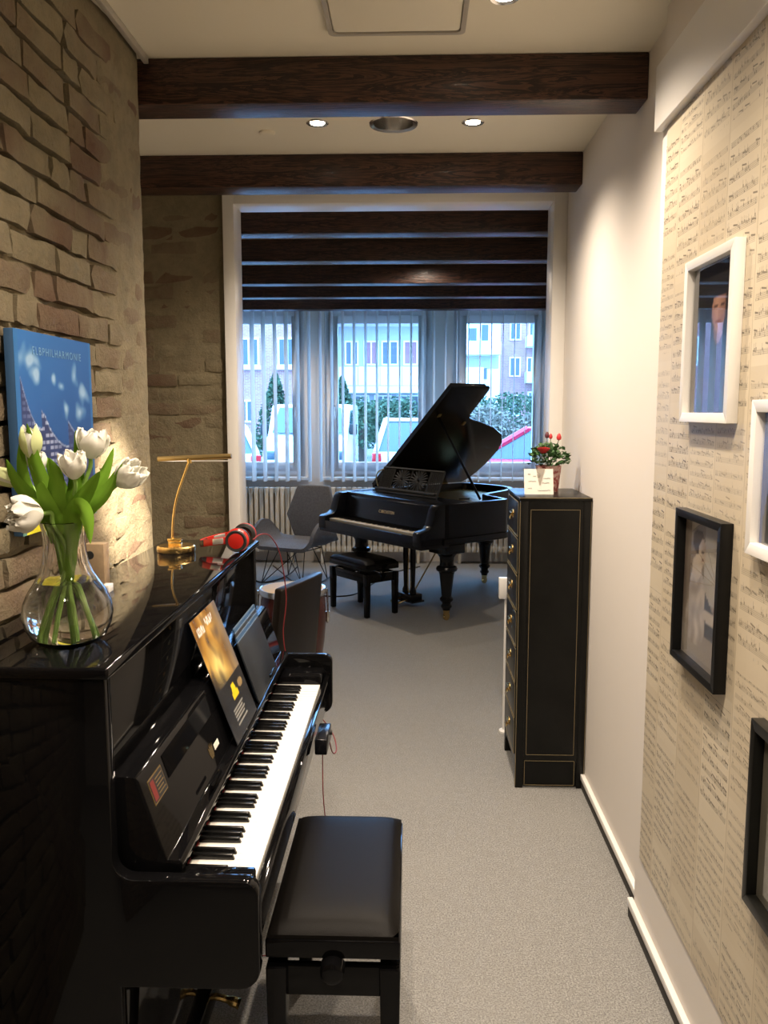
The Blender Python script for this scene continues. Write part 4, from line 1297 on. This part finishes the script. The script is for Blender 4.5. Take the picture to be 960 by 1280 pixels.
# fallboard
fpf = [(.150, .742), (.152, .765), (.165, .80), (.178, .86), (.185, .915), (.198, .935), (.240, .945), (.245, .742)]
fo = MB().prism(fpf, 'x', -1.197, .042).build('fallboard', M['satin'], gp, bevel=.002)
text_mesh('lettering', 'C.BECHSTEIN', .036, mat('gilt_lettering', (.75, .60, .32), .6), fo, (-.575, .1690, .838), (math.radians(78), 0, 0), .0008)
gkb = MB().box(-1.30, SR, -.035, .25, .622, .705).build('keybed', M['satin'], gp, bevel=.003)
MB().box(-1.197, .042, -.044, -.020, .640, .722).build('key_slip', M['satin'], gp, bevel=.004)
gwk = MB().box(-KL / 2 + .0006, KL / 2 - .0006, 0, .152, -.024, 0).mesh('white_key', M['ivory_old'], bevel=.001)
gbk = MB().add([(-.0058, .054, -.01), (.0058, .054, -.01), (.0058, .152, -.01), (-.0058, .152, -.01), (-.0044, .064, .0115), (.0044, .064, .0115), (.0048, .152, .0125), (-.0048, .152, .0125)],
               [(0, 3, 2, 1), (4, 5, 6, 7), (0, 1, 5, 4), (1, 2, 6, 5), (2, 3, 7, 6), (3, 0, 4, 7)]).mesh('black_key', M['ebony'])
lay_keys(gkb, (-1.191, 0, .738), (1, 0, 0), gwk, gbk, (0, 0, 0))
# lid
AL = math.radians(39.5)
def lidP(w_, t_, h_):
    return (SL + w_ * math.cos(AL) - h_ * math.sin(AL), t_, .968 + w_ * math.sin(AL) + h_ * math.cos(AL))
lo_ = [(0, .56), (1.435, .56), (1.435, .985), (1.40, 1.00), (1.08, 1.015), (1.02, 1.05), (.985, 1.13), (.945, 1.26), (.87, 1.47), (.775, 1.64), (.66, 1.735), (.52, 1.785), (.35, 1.79), (.18, 1.765), (.05, 1.72), (0, 1.67)]
n = len(lo_)
def lid_slab(poly, h0, h1):
    k = len(poly)
    return MB().add([lidP(w_, t_, h0) for w_, t_ in poly] + [lidP(w_, t_, h1) for w_, t_ in poly], [tuple(range(k)), tuple(range(2 * k - 1, k - 1, -1))] + [(i, i + k, (i + 1) % k + k, (i + 1) % k) for i in range(k)])
ld = lid_slab(lo_, 0, .024).build('lid', M['satin'], gp, bevel=.003)
lid_slab([(.004, .565), (1.43, .565), (1.43, .96), (.004, .96)], .026, .048).build('front_flap', M['satin'], ld, bevel=.003)
for (w_, t_) in ((1.07, .66), (.96, 1.02)):
    MB().box(-.02, .02, -.012, .012, -.006, .004).build('prop_cup', M['brass_dull'], ld, loc=lidP(w_, t_, -.004), rot=(0, -AL, 0))
MB().tube([(-.03, .735, .955), lidP(1.05, .665, -.002)], .011, 8).build('prop_stick', M['satin'], gp)
MB().tube([(-.16, .62, .955), (-.02, .60, .97)], .006, 6).build('short_prop', M['satin'], gp)
for t_ in (.75, 1.45):
    MB().tube([(SL - .004, t_ - .04, .966), (SL - .004, t_ + .04, .966)], .006, 8).build('hinge', M['brass_dull'], gp)
# music desk with fretwork
MS0, MS1, MY0, MZ0, MHt = -1.12, -.28, .47, .957, .235
def dk(u, v, h=0):
    return Vector((MS0 + (MS1 - MS0) * u, MY0 + .40 * MHt * v - h * .93, MZ0 + MHt * .92 * v + h * .37))
md = empty('music_desk', (0, 0, 0))
md.parent = gp
def dbar(p0, p1, wd, name='fret'):
    a, b = dk(*p0), dk(*p1)
    MB().tube([a, b], wd, 4).build(name, M['dark'], desk_frame)
df = MB()
for (p0, p1) in (((0, 0), (1, 0)), ((0, 1), (1, 1)), ((0, 0), (0, 1)), ((1, 0), (1, 1)), ((0, .16), (1, .16)), ((.20, 0), (.20, 1)), ((.80, 0), (.80, 1))):
    df.tube([dk(*p0), dk(*p1)], .010, 4)
desk_frame = df.build('music_desk', M['dark'], gp)
bpy.data.objects.remove(md)
desk_frame.name = 'music_desk'
for i in range(7):
    for u0 in (.0, .80):
        u = u0 + .20 * (i + .5) / 7
        dbar((u, 0), (u, 1), .0080)
for i in range(21):
    u = .20 + .60 * (i + .5) / 21
    dbar((u, 0), (u, .16), .0075)
for cu in (.36, .64):
    cc = (cu, .58)
    for k in range(20):
        a = 2 * PI * k / 20
        dbar((cc[0] + .022 * math.cos(a), cc[1] + .07 * math.sin(a)), (cc[0] + .135 * math.cos(a), cc[1] + .41 * math.sin(a)), .0085)
    ring = [dk(cc[0] + .025 * math.cos(2 * PI * k / 12), cc[1] + .08 * math.sin(2 * PI * k / 12)) for k in range(13)]
    MB().tube(ring, .009, 4).build('rosette', M['dark'], desk_frame)
dbar((.5, .16), (.5, 1), .008)
MB().tube([dk(0, .10, .03), dk(1, .10, .03)], .010, 6).build('desk_ledge', M['dark'], desk_frame)
for u in (.02,):
    MB().tube(spline([dk(u, .2, .02), dk(u - .03, .5, .05), dk(u - .02, .75, .05), dk(u + .01, .9, .02)], 4), .006, 6).build('candle_bracket', M['brass_dull'], desk_frame)
# legs
LP = [(.030, .085), (.034, .10), (.044, .112), (.044, .126), (.034, .136), (.036, .150), (.052, .165), (.056, .180), (.046, .192), (.040, .200), (.046, .26), (.060, .38), (.066, .400), (.084, .412), (.088, .428), (.080, .444), (.060, .452), (.056, .480), (.060, .520), (.080, .548), (.10, .556), (.10, .632), (.0001, .633)]
def gleg(x, y, sq=True):
    l_ = MB().lathe([(.0001, .084)] + LP, (x, y, 0), 18).build('leg', M['satin'], gp)
    MB().box(x - .105, x + .105, y - .105, y + .105, .556, .634).build('leg_block', M['satin'], l_, bevel=.008)
    cs = MB().lathe([(.0001, .05), (.020, .05), (.026, .066), (.028, .084), (.0001, .085)], (x, y, 0), 12)
    cs.box(x - .018, x - .010, y - .02, y + .02, .02, .055).box(x + .010, x + .018, y - .02, y + .02, .02, .055)
    cs.lathe([(.0001, -.009), (.026, -.009), (.026, .009), (.0001, .009)], (x, y, .026), 16, axis='x')
    cs.build('caster', M['brass'], l_)
gleg(.012, .335)
gleg(-1.175, .335)
gleg(-.87, 1.60)
# lyre
ly = MB().box(-.68, -.47, .36, .48, .055, .115).box(-.70, -.45, .35, .49, .045, .062).build('lyre_box', M['satin'], gp, bevel=.006)
for x in (-.625, -.525):
    MB().lathe([(.030, .112), (.030, .14), (.018, .17), (.022, .30), (.026, .45), (.020, .60), (.030, .64)], (x, .42, 0), 12).build('lyre_post', M['satin'], ly)
    MB().tube([(x, .37, .07), (x, .30, .060), (x, .26, .052)], [.006, .008, .013], 8).build('pedal', M['brass'], ly)
for x in (-.59, -.56):
    MB().tube([(x, .42, .11), (x, .42, .64)], .004, 6).build('pedal_rod', M['brass'], ly)
MB().tube([(-.575, .46, .10), (-.575, .86, .62)], .006, 6).build('lyre_brace', M['brass_dull'], ly)

# grand piano bench
a_, b__ = Vector((math.cos(GA), math.sin(GA))), Vector((-math.sin(GA), math.cos(GA)))
bc = Vector(GO[:2]) + a_ * (-.665) + b__ * (-.005)
bench('piano_bench', (bc.x, bc.y, 0), GA + PI / 2, .335, .545, .475, 'black padded bench tucked under the grand piano keyboard', knob=False)

# ------------------------------------------------------------------ rocking chair
rc_ = empty('rocking_chair', (-1.13, 8.12, 0), math.radians(-24), 'grey upholstered rocking armchair with black wire base by the radiator', 'chair')
def shell(u, v):
    uu = (u - .5) * 2
    s_ = 1 if uu >= 0 else -1
    au = abs(uu)
    k = max(0, (au - .50) / .50)
    x = s_ * (.24 * min(au, .5) / .5 + .115 * math.sin(k * PI / 2))
    yy = -.27 + .52 * v
    arm = .245 * (k ** 1.5) * max(0, math.sin(PI * min(1, .18 + .80 * v))) ** .7
    z = .40 - .035 * v + arm - .045 * (1 - v) ** 4 + .03 * max(0, v - .8) / .2
    yy += .05 * k * (0.5 - v)
    return (x, yy, z)
MB().grid(shell, 26, 16).build('seat_shell', M['grey_fabric'], rc_, angle=80, solid=.038)
hexo = [(-.15, .0), (-.285, .27), (-.185, .575), (.185, .575), (.285, .27), (.15, .0)]
def backp(x, h, d):
    return (x, .235 + .18 * h + .16 * (.285 - abs(x)) * .4 + d, .375 + h * .98)
bkm = MB()
n = len(hexo)
cx_ = [(0, .28)]
vs = [backp(x, h, 0) for x, h in hexo] + [backp(0, .28, .03)] + [backp(x, h, .045) for x, h in hexo] + [backp(0, .28, .075)]
fs = [(i, (i + 1) % n, n) for i in range(n)] + [(n + 1 + (i + 1) % n, n + 1 + i, 2 * n + 1) for i in range(n)] + [(i, n + 1 + i, n + 1 + (i + 1) % n, (i + 1) % n) for i in range(n)]
bkm.add(vs, fs).build('backrest', M['grey_fabric'], rc_, bevel=.014, seg=3, angle=50)
for s_ in (-1, 1):
    pts = [(s_ * .23, -.40, .085), (s_ * .23, -.25, .030), (s_ * .23, 0, .0075), (s_ * .23, .25, .026), (s_ * .23, .40, .075)]
    MB().tube(spline(pts, 6), .0075, 8).build('rocker', M['black_wire'], rc_)
    for (y0_, y1_) in ((-.16, -.26), (.16, .22)):
        for xo in (-.10, .02):
            MB().tube([(s_ * (.18 + xo), y0_, .365), (s_ * .23, y1_, .024 if y1_ < 0 else .020)], .005, 6).build('wire_leg', M['black_wire'], rc_)
    MB().tube([(s_ * .23, -.24, .028), (-s_ * .10, -.05, .362)], .0045, 6).build('wire_brace', M['black_wire'], rc_)
MB().tube([(-.20, -.17, .352), (.20, -.17, .352), (.20, .17, .345), (-.20, .17, .345), (-.20, -.17, .352)], .006, 6).build('seat_ring', M['black_wire'], rc_)

# ------------------------------------------------------------------ leather chair and drum
ch = empty('leather_chair', (-.765, 4.14, 0), math.radians(72), 'dark brown leather chair with its back turned, beyond the upright piano', 'chair')
# local: backrest at y=-.20 (facing the viewer side), seat toward +y
bm_ = MB()
def bk(u, v):
    x = (u - .5) * .49 * (1.0 - .04 * v)
    return (x, -.20 - .05 * v - .02 * math.cos((u - .5) * PI), .40 + .46 * v - .006 * (2 * u - 1) ** 2)
bm_.grid(bk, 10, 10)
bm_.build('backrest', M['brown_leather'], ch, solid=.045, bevel=.010, seg=3, angle=60)
MB().box(-.215, .215, -.20, .22, .40, .465).build('seat', M['brown_leather'], ch, bevel=.015, seg=3)
for sx_ in (-1, 1):
    for sy_ in (-.17, .18):
        MB().tube([(sx_ * .19, sy_, .405), (sx_ * .20, sy_ * 1.08, .0)], [.017, .014], 8).build('leg', M['satin'], ch)
dr = empty('drum', (-.695, 4.855, 0), 0, 'red brown conga drum with pale skin and chrome lugs behind the leather chair', 'drum')
MB().lathe([(.13, .03), (.15, .10), (.185, .33), (.196, .46), (.190, .58), (.180, .640)], seg=40).build('shell', M['drum_red'], dr)
MB().lathe([(.0001, .652), (.178, .652), (.186, .648), (.190, .636), (.188, .628), (.0001, .628)], seg=40).build('skin', M['drum_head'], dr)
MB().lathe([(.190, .618), (.197, .618), (.199, .640), (.194, .652), (.190, .650)], seg=40).build('hoop', M['chrome'], dr)
MB().lathe([(.0001, 0), (.135, 0), (.138, .035), (.0001, .036)], seg=32).build('foot_ring', M['dark'], dr)
for k in range(6):
    a = 2 * PI * k / 6 + .2
    ca_, sa_ = math.cos(a), math.sin(a)
    lg = MB().tube([(.203 * ca_, .203 * sa_, .640), (.207 * ca_, .207 * sa_, .50), (.204 * ca_, .204 * sa_, .43)], .006, 6)
    lg.lathe([(.0001, -.03), (.014, -.03), (.016, 0), (.014, .03), (.0001, .03)], (.204 * ca_, .204 * sa_, .47), 8)
    lg.build('lug', M['chrome'], dr)

# ------------------------------------------------------------------ radiators
def radiator(x0_, x1_, label):
    o = empty('radiator', ((x0_ + x1_) / 2, YW - .12, 0), 0, label, 'radiator', 'ribbed radiators under the windows')
    n_ = int((x1_ - x0_) / .058)
    sec = MB().box(-.020, .020, -.05, -.012, .13, .84).box(-.020, .020, .012, .05, .13, .84).box(-.024, .024, -.05, .05, .13, .20).box(-.024, .024, -.05, .05, .78, .845).mesh('section', M['radiator'], bevel=.006)
    for i in range(n_):
        link('section', sec, o, ((i + .5) * .058 - n_ * .029, 0, 0))
    MB().tube([(-n_ * .029, 0, .165), (n_ * .029, 0, .165)], .016, 8).build('pipe', M['radiator'], o)
    for s_ in (-.8, .8):
        MB().box(s_ * n_ * .029 - .015, s_ * n_ * .029 + .015, -.04, .04, 0, .14).build('foot', M['radiator'], o, bevel=.003)
radiator(-2.28, -1.20, 'cream ribbed radiator under the left window')
radiator(-1.12, .22, 'cream ribbed radiator under the middle window behind the rocking chair')
radiator(.42, 1.50, 'cream ribbed radiator under the right window behind the grand piano')

# ------------------------------------------------------------------ vertical blind
vb = empty('vertical_blind', (-.4, YW - .24, 2.74), 0, 'pale vertical slat blind hanging across all three windows', 'blind')
MB().box(-1.95, 2.02, -.02, .02, .045, .085).build('headrail', M['frame_white'], vb, bevel=.003)
def slat_mesh():
    def fn(u, v):
        x = (u - .5)
        return (.004 * math.cos(x * PI), x * .127, -1.86 * (1 - v) + .04)
    return MB().grid(fn, 4, 6).mesh('slat', M['slat'], angle=60, solid=.0012)
SM = slat_mesh()
k = 0
for i in range(33):
    x = -1.92 + i * .122
    ang = -9.5 + random.uniform(-1.6, 1.6)
    s_ = link('slat', SM, vb, (x, 0, 0), (0, 0, math.radians(ang)))
    if i % 2 == 0:
        pass
chain = MB().tube([(-1.93, -.03, .04), (-1.93, -.03, -1.5)], .003, 5).build('pull_chain', M['socket'], vb)
# narrow dark curtain at the left edge
def cur(u, v):
    return (-1.985 + .07 * u, 9.02 + .018 * math.sin(u * 14), .22 + 2.5 * v)
tag(MB((-1.95, 9.02, .22)).grid(cur, 16, 4).build('curtain', M['drape'], None, solid=.003, loc=(-1.95, 9.02, .22)), 'narrow dark blue curtain strip at the left edge of the blind', 'curtain')
tag(MB((-1.95, 9.02, 2.735)).tube([(-2.4, 9.02, 2.735), (-1.85, 9.02, 2.735)], .012, 8).build('curtain_rod', M['duct'], None, loc=(-1.95, 9.02, 2.735)), 'short metal rod carrying the dark curtain strip', 'rod')
# power cable on the floor beside the rocking chair
tag(MB((-.7, 7.6, 0)).tube(spline([(-1.5, 9.0, .006), (-1.0, 7.75, .006), (-.80, 7.52, .006), (-.55, 7.55, .006), (-.42, 7.9, .006), (-.2, 8.6, .006), (.1, 9.0, .006)], 8), .006, 6).build('floor_cable', M['black_wire'], None, loc=(-.7, 7.6, 0)), 'black power cable lying on the carpet behind the grand piano bench', 'cable')

# ------------------------------------------------------------------ outside
def ext(u, v, Y):
    return ((u - 514) / FPX * Y, Y, CAMH - (v - 513) / FPX * Y)
M['asphalt'] = mat('asphalt', (.16, .16, .165), .9, var=(2, .2))
M['render_white'] = mat('white_render', (.78, .77, .75), .8)
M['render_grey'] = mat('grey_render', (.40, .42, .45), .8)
M['far_glass'] = mat('far_window_glass', (.05, .07, .09), .08)
M['far_curtain'] = mat('far_curtain', (.30, .14, .16), .8)
M['hedge'] = mat('hedge_green', (.045, .085, .04), .8, var=(3, .4))
M['hedge_brown'] = mat('bare_shrub', (.17, .15, .11), .9, var=(3, .3))
M['bark'] = mat('bark', (.07, .05, .035), .9)
m = mat('pink_brick', (.4, .2, .2), .85)
t = NT(m); p = t.n['Principled BSDF']
br_ = t.new('ShaderNodeTexBrick')
t.l.new(t.mapping(t.coord(), (1, 1, 1), rot=(PI / 2, 0, 0)), br_.inputs['Vector'])
br_.inputs['Color1'].default_value = (.36, .17, .16, 1); br_.inputs['Color2'].default_value = (.29, .12, .12, 1); br_.inputs['Mortar'].default_value = (.45, .36, .34, 1)
br_.inputs['Scale'].default_value = 2.0; br_.inputs['Mortar Size'].default_value = .015; br_.inputs['Row Height'].default_value = .16
t.l.new(br_.outputs[0], p.inputs['Base Color'])
M['pink_brick'] = m
M['car_white'] = mat('car_white', (.78, .78, .78), .2, coat=.5)
M['car_red'] = mat('car_red', (.50, .015, .05), .2, coat=.5)
M['car_glass'] = mat('car_glass', (.06, .09, .11), .05, coat=.3)
M['tail_red'] = mat('tail_light', (.45, .01, .015), .2)
M['tyre'] = mat('tyre', (.015, .015, .015), .7)
struct(box('ground', M['asphalt'], None, -40, 40, 9.64, 90, -.35, -.12), 'grey street ground outside the windows', 'ground')

def building(name, label, u0, u1, vtop, Y, wallm, wins, extras=()):
    X0, X1 = ext(u0, 0, Y)[0], ext(u1, 0, Y)[0]
    Zt = ext(0, vtop, Y)[2]
    org = ((X0 + X1) / 2, Y, -.12)
    o = empty(name, org, 0, label, 'building')
    box('wall', wallm, o, X0, X1, Y, Y + 4, -.12, Zt, 0, org)
    for (a, b, c_, d, gm) in wins:                # window by pixel box left, right, top, bottom
        xa, xb = ext(a, 0, Y)[0], ext(b, 0, Y)[0]
        za, zb = ext(0, d, Y)[2], ext(0, c_, Y)[2]
        fw = .09
        w_ = MB(org).box(xa, xa + fw, Y - .10, Y + .02, za, zb).box(xb - fw, xb, Y - .10, Y + .02, za, zb).box(xa + fw, xb - fw, Y - .10, Y + .02, za, za + fw).box(xa + fw, xb - fw, Y - .10, Y + .02, zb - fw, zb)
        w_.box((xa + xb) / 2 - fw / 2, (xa + xb) / 2 + fw / 2, Y - .09, Y + .01, za + fw, zb - fw)
        wo_ = w_.build('window', M['render_white'], o)
        box('pane', gm, wo_, xa + fw * .5, xb - fw * .5, Y - .04, Y + .01, za + fw * .5, zb - fw * .5, 0, org)
    for (nm, mt_, a, b, c_, d, dy0, dy1) in extras:
        box(nm, mt_, o, ext(a, 0, Y)[0], ext(b, 0, Y)[0], Y + dy0, Y + dy1, ext(0, d, Y)[2], ext(0, c_, Y)[2], 0, org)
    return o
fg, fc = M['far_glass'], M['far_curtain']
building('brick_building', 'pink brick house with white windows seen through the left window', 150, 392, 330, 44, M['pink_brick'],
         [(300, 326, 424, 459, fg), (349, 373, 424, 459, fg), (250, 276, 424, 459, fg), (300, 318, 500, 528, fg), (200, 226, 424, 459, fg), (300, 326, 355, 388, fg), (349, 373, 355, 388, fg)],
         [('sill_band', M['render_white'], 296, 328, 458, 463, -.25, .01), ('sill_band', M['render_white'], 346, 376, 458, 463, -.25, .01)])
building('balcony_building', 'white apartment block with wide balcony seen through the middle window', 402, 552, 408, 50, M['render_grey'],
         [(432, 449, 428, 458, fg), (455, 474, 428, 458, fc), (477, 498, 428, 458, fg), (504, 522, 428, 458, fc), (441, 462, 494, 522, fg), (468, 490, 494, 522, fg), (500, 524, 494, 522, fg)],
         [('balcony_slab', M['render_white'], 424, 530, 484, 492, -1.5, .01), ('roof_edge', M['render_white'], 398, 560, 404, 411, -1.5, 4.2)]
         + [('parapet_panel', M['render_white'], a, a + 25.4, 461, 483, -1.5, -1.42) for a in (424, 450.5, 477, 503.5)])
building('corner_building', 'pink brick house with white balconies seen through the right window', 570, 740, 360, 60, M['pink_brick'],
         [(634, 648, 404, 428, fg), (634, 648, 448, 472, fg), (657, 668, 404, 424, fg), (672, 682, 404, 424, fg), (655, 668, 448, 468, fg), (671, 682, 448, 468, fg), (634, 648, 494, 520, fg), (657, 668, 490, 510, fg)],
         [('white_wing', M['render_white'], 566, 622, 366, 540, -.5, .05), ('balcony_box', M['render_white'], 653, 690, 424, 437, -1.6, .01), ('balcony_box', M['render_white'], 653, 690, 467, 480, -1.6, .01),
          ('wing_window', fg, 584, 593, 414, 429, -.56, -.45), ('wing_window', fg, 599, 607, 410, 429, -.56, -.45), ('wing_window', fg, 597, 606, 455, 475, -.56, -.45), ('wing_window', fg, 580, 592, 490, 512, -.56, -.45),
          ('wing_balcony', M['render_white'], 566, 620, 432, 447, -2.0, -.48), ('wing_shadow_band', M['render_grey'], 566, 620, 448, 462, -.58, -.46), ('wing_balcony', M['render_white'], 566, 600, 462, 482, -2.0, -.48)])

def foliage(mbd, c, rx, rz_, n_, sz, cone, rd):
    for i in range(n_):
        a = rd.uniform(0, 2 * PI); v = rd.random()
        if cone:
            rr = rx * (1 - v) ** .8 * rd.uniform(.6, 1.05)
            z = v * rz_
        else:
            el = math.asin(rd.uniform(-.6, 1)); k = rd.uniform(.65, 1.02)
            rr = rx * math.cos(el) * k; z = rz_ * (.5 + .5 * math.sin(el) * k)
        q = Vector((c[0] + rr * math.cos(a), c[1] + rr * math.sin(a), c[2] + z))
        d1 = Vector((rd.uniform(-1, 1), rd.uniform(-1, 1), rd.uniform(-.3, 1))).normalized() * sz
        d2 = d1.cross(Vector((rd.uniform(-1, 1), rd.uniform(-1, 1), rd.uniform(-1, 1)))).normalized() * sz * .5
        mbd.add([q - d1, q + d2, q + d1, q - d2], [(0, 1, 2, 3)])
def shrub(name, u, Y, vtop, rx, label, cone=False, mt='hedge', n_=2200, sz=.085, cat='bush'):
    X, _, Zt = ext(u, vtop, Y)
    o = empty(name, (X, Y, -.12), 0, label, cat)
    rd = random.Random(int(u * 7 + Y))
    f = MB()
    foliage(f, (0, 0, .15), rx, Zt - .03, n_, sz, cone, rd)
    tag(f.build('foliage', M[mt], o, smooth=False), kind='stuff')
    MB().tube([(0, 0, 0), (0, 0, (Zt + .12) * .6)], [.12, .05], 8).build('trunk', M['bark'], o)
shrub('conifer', 345, 30, 466, .95, 'dark conical conifer behind the white vans', True, n_=2600, cat='tree')
shrub('conifer', 428, 29, 472, .85, 'dark conifer at the left edge of the middle window', True, n_=2400, cat='tree')
shrub('bush', 452, 27, 498, 1.1, 'green bush below the balcony left of the white car')
shrub('bush', 500, 30, 495, 1.2, 'green bush behind the white car roof')
shrub('bush', 475, 33, 500, 1.1, 'dense bush under the middle of the white balcony')
shrub('bush', 590, 40, 492, 1.3, 'dark green bush beside the raised piano lid')
shrub('bush', 640, 36, 490, 1.4, 'round green bush in front of the brick corner house')
shrub('bush', 604, 25, 506, 1.0, 'brownish bare shrub behind the red car', mt='hedge_brown')
shrub('bush', 690, 27, 508, 1.2, 'wide brownish hedge shrub right behind the red car', mt='hedge_brown')

def car(label, loc, rz, paint, Wd, Ln, roof_z, belt, hood_z, van=False):
    """rear at y=0 facing -y, front at y=Ln"""
    o = empty('van' if van else 'car', loc, rz, label, 'van' if van else 'car')
    hw = Wd / 2
    if van:
        side = [(0, .30), (0, 1.0), (.04, belt), (.10, roof_z - .05), (.25, roof_z), (Ln - 1.5, roof_z), (Ln - .75, belt + .05), (Ln - .10, hood_z), (Ln, .75), (Ln, .30)]
    else:
        side = [(0, .35), (-.03, .62), (.02, belt), (Ln - 1.35, belt + .02), (Ln - .25, hood_z), (Ln, .66), (Ln, .30)]
    MB().prism(side, 'x', -hw, hw).build('body', paint, o, bevel=.06, seg=3)
    if not van:
        b0, b1, h0, h1 = .06, Ln - 1.25, .42, Ln - 2.05
        t0, t1 = hw - .06, hw - .24
        gh = MB().add([(-t0, b0, belt - .02), (t0, b0, belt - .02), (t0, b1, belt - .02), (-t0, b1, belt - .02), (-t1, h0, roof_z - .03), (t1, h0, roof_z - .03), (t1, h1, roof_z - .03), (-t1, h1, roof_z - .03)],
                      [(0, 3, 2, 1), (4, 5, 6, 7), (0, 1, 5, 4), (1, 2, 6, 5), (2, 3, 7, 6), (3, 0, 4, 7)])
        gh.build('cabin_glass', M['car_glass'], o, bevel=.03)
        MB().prism([(-t1 - .02, h0 - .04), (t1 + .02, h0 - .04), (t1 + .02, h1 + .04), (-t1 - .02, h1 + .04)], 'z', roof_z - .06, roof_z).build('roof', paint, o, bevel=.025)
        for s_ in (-1, 1):
            for (yb, yt) in ((b0, h0), (b1, h1), ((b0 + b1) / 2, (h0 + h1) / 2 + .1)):
                MB().tube([(s_ * t0, yb, belt - .01), (s_ * t1, yt, roof_z - .02)], .055, 6).build('pillar', paint, o)
            MB().box(s_ * (hw - .17), s_ * (hw + .005), -.05, .05, belt - .20, belt - .02).build('tail_light', M['tail_red'], o, bevel=.02)
        MB().box(-.26, .26, -.045, -.02, .62, .73).build('number_plate', M['render_white'], o)
        MB().box(-hw + .02, hw - .02, -.09, .08, .36, .56).build('bumper', paint, o, bevel=.03)
    else:
        wq = [(-hw + .14, Ln - .70), (hw - .14, Ln - .70)]
        zt, zb_ = roof_z - .10, belt + .10
        MB().add([(-hw + .12, Ln - .78, zb_), (hw - .12, Ln - .78, zb_), (hw - .20, Ln - 1.40, zt), (-hw + .20, Ln - 1.40, zt), (-hw + .12, Ln - .70, zb_), (hw - .12, Ln - .70, zb_), (hw - .20, Ln - 1.34, zt + .03), (-hw + .20, Ln - 1.34, zt + .03)],
                 [(0, 1, 2, 3), (7, 6, 5, 4), (0, 4, 5, 1), (1, 5, 6, 2), (2, 6, 7, 3), (3, 7, 4, 0)]).build('windscreen', M['car_glass'], o)
        for s_ in (-1, 1):
            MB().prism([(Ln - 2.3, belt + .08), (Ln - .95, belt + .08), (Ln - 1.50, roof_z - .14), (Ln - 2.3, roof_z - .14)], 'x', s_ * hw - .006, s_ * hw + .006).build('side_window', M['car_glass'], o)
            MB().box(s_ * (hw + .02), s_ * (hw + .20), Ln - 1.05, Ln - .93, belt + .05, belt + .30).build('mirror', M['tyre'], o, bevel=.03)
            MB().box(s_ * (hw - .32), s_ * (hw - .05), Ln - .08, Ln + .02, .72, .92).build('headlight', M['car_glass'], o, bevel=.03)
    for s_ in (-1, 1):
        for yy in (.75, Ln - .85):
            MB().lathe([(.0001, -.10), (.24, -.10), (.31, -.07), (.31, .07), (.24, .10), (.0001, .10)], (s_ * (hw - .10), yy, .31), 18, axis='x').build('wheel', M['tyre'], o)
Xc = ext(523, 0, 15.5)[0]
car('white hatchback parked with its tail to the middle window', (Xc, 15.5, -.12), 0, M['car_white'], 1.70, 3.9, 1.66, 1.05, .92)
car('white van parked facing the left window', (ext(383, 0, 19)[0], 19.5 + 4.6 - 1.0, -.12), PI, M['car_white'], 1.85, 4.6, 1.95, 1.20, 1.05, True)
car('white car roof low at the left edge of the left window', (ext(281, 0, 15)[0], 13.6, -.12), math.radians(12), M['car_white'], 1.75, 4.2, 1.53, 1.10, .95)
car('red hatchback parked beyond the right window', (3.72, 13.0, -.12), math.radians(75), M['car_red'], 1.70, 3.9, 1.56, 1.06, .95)
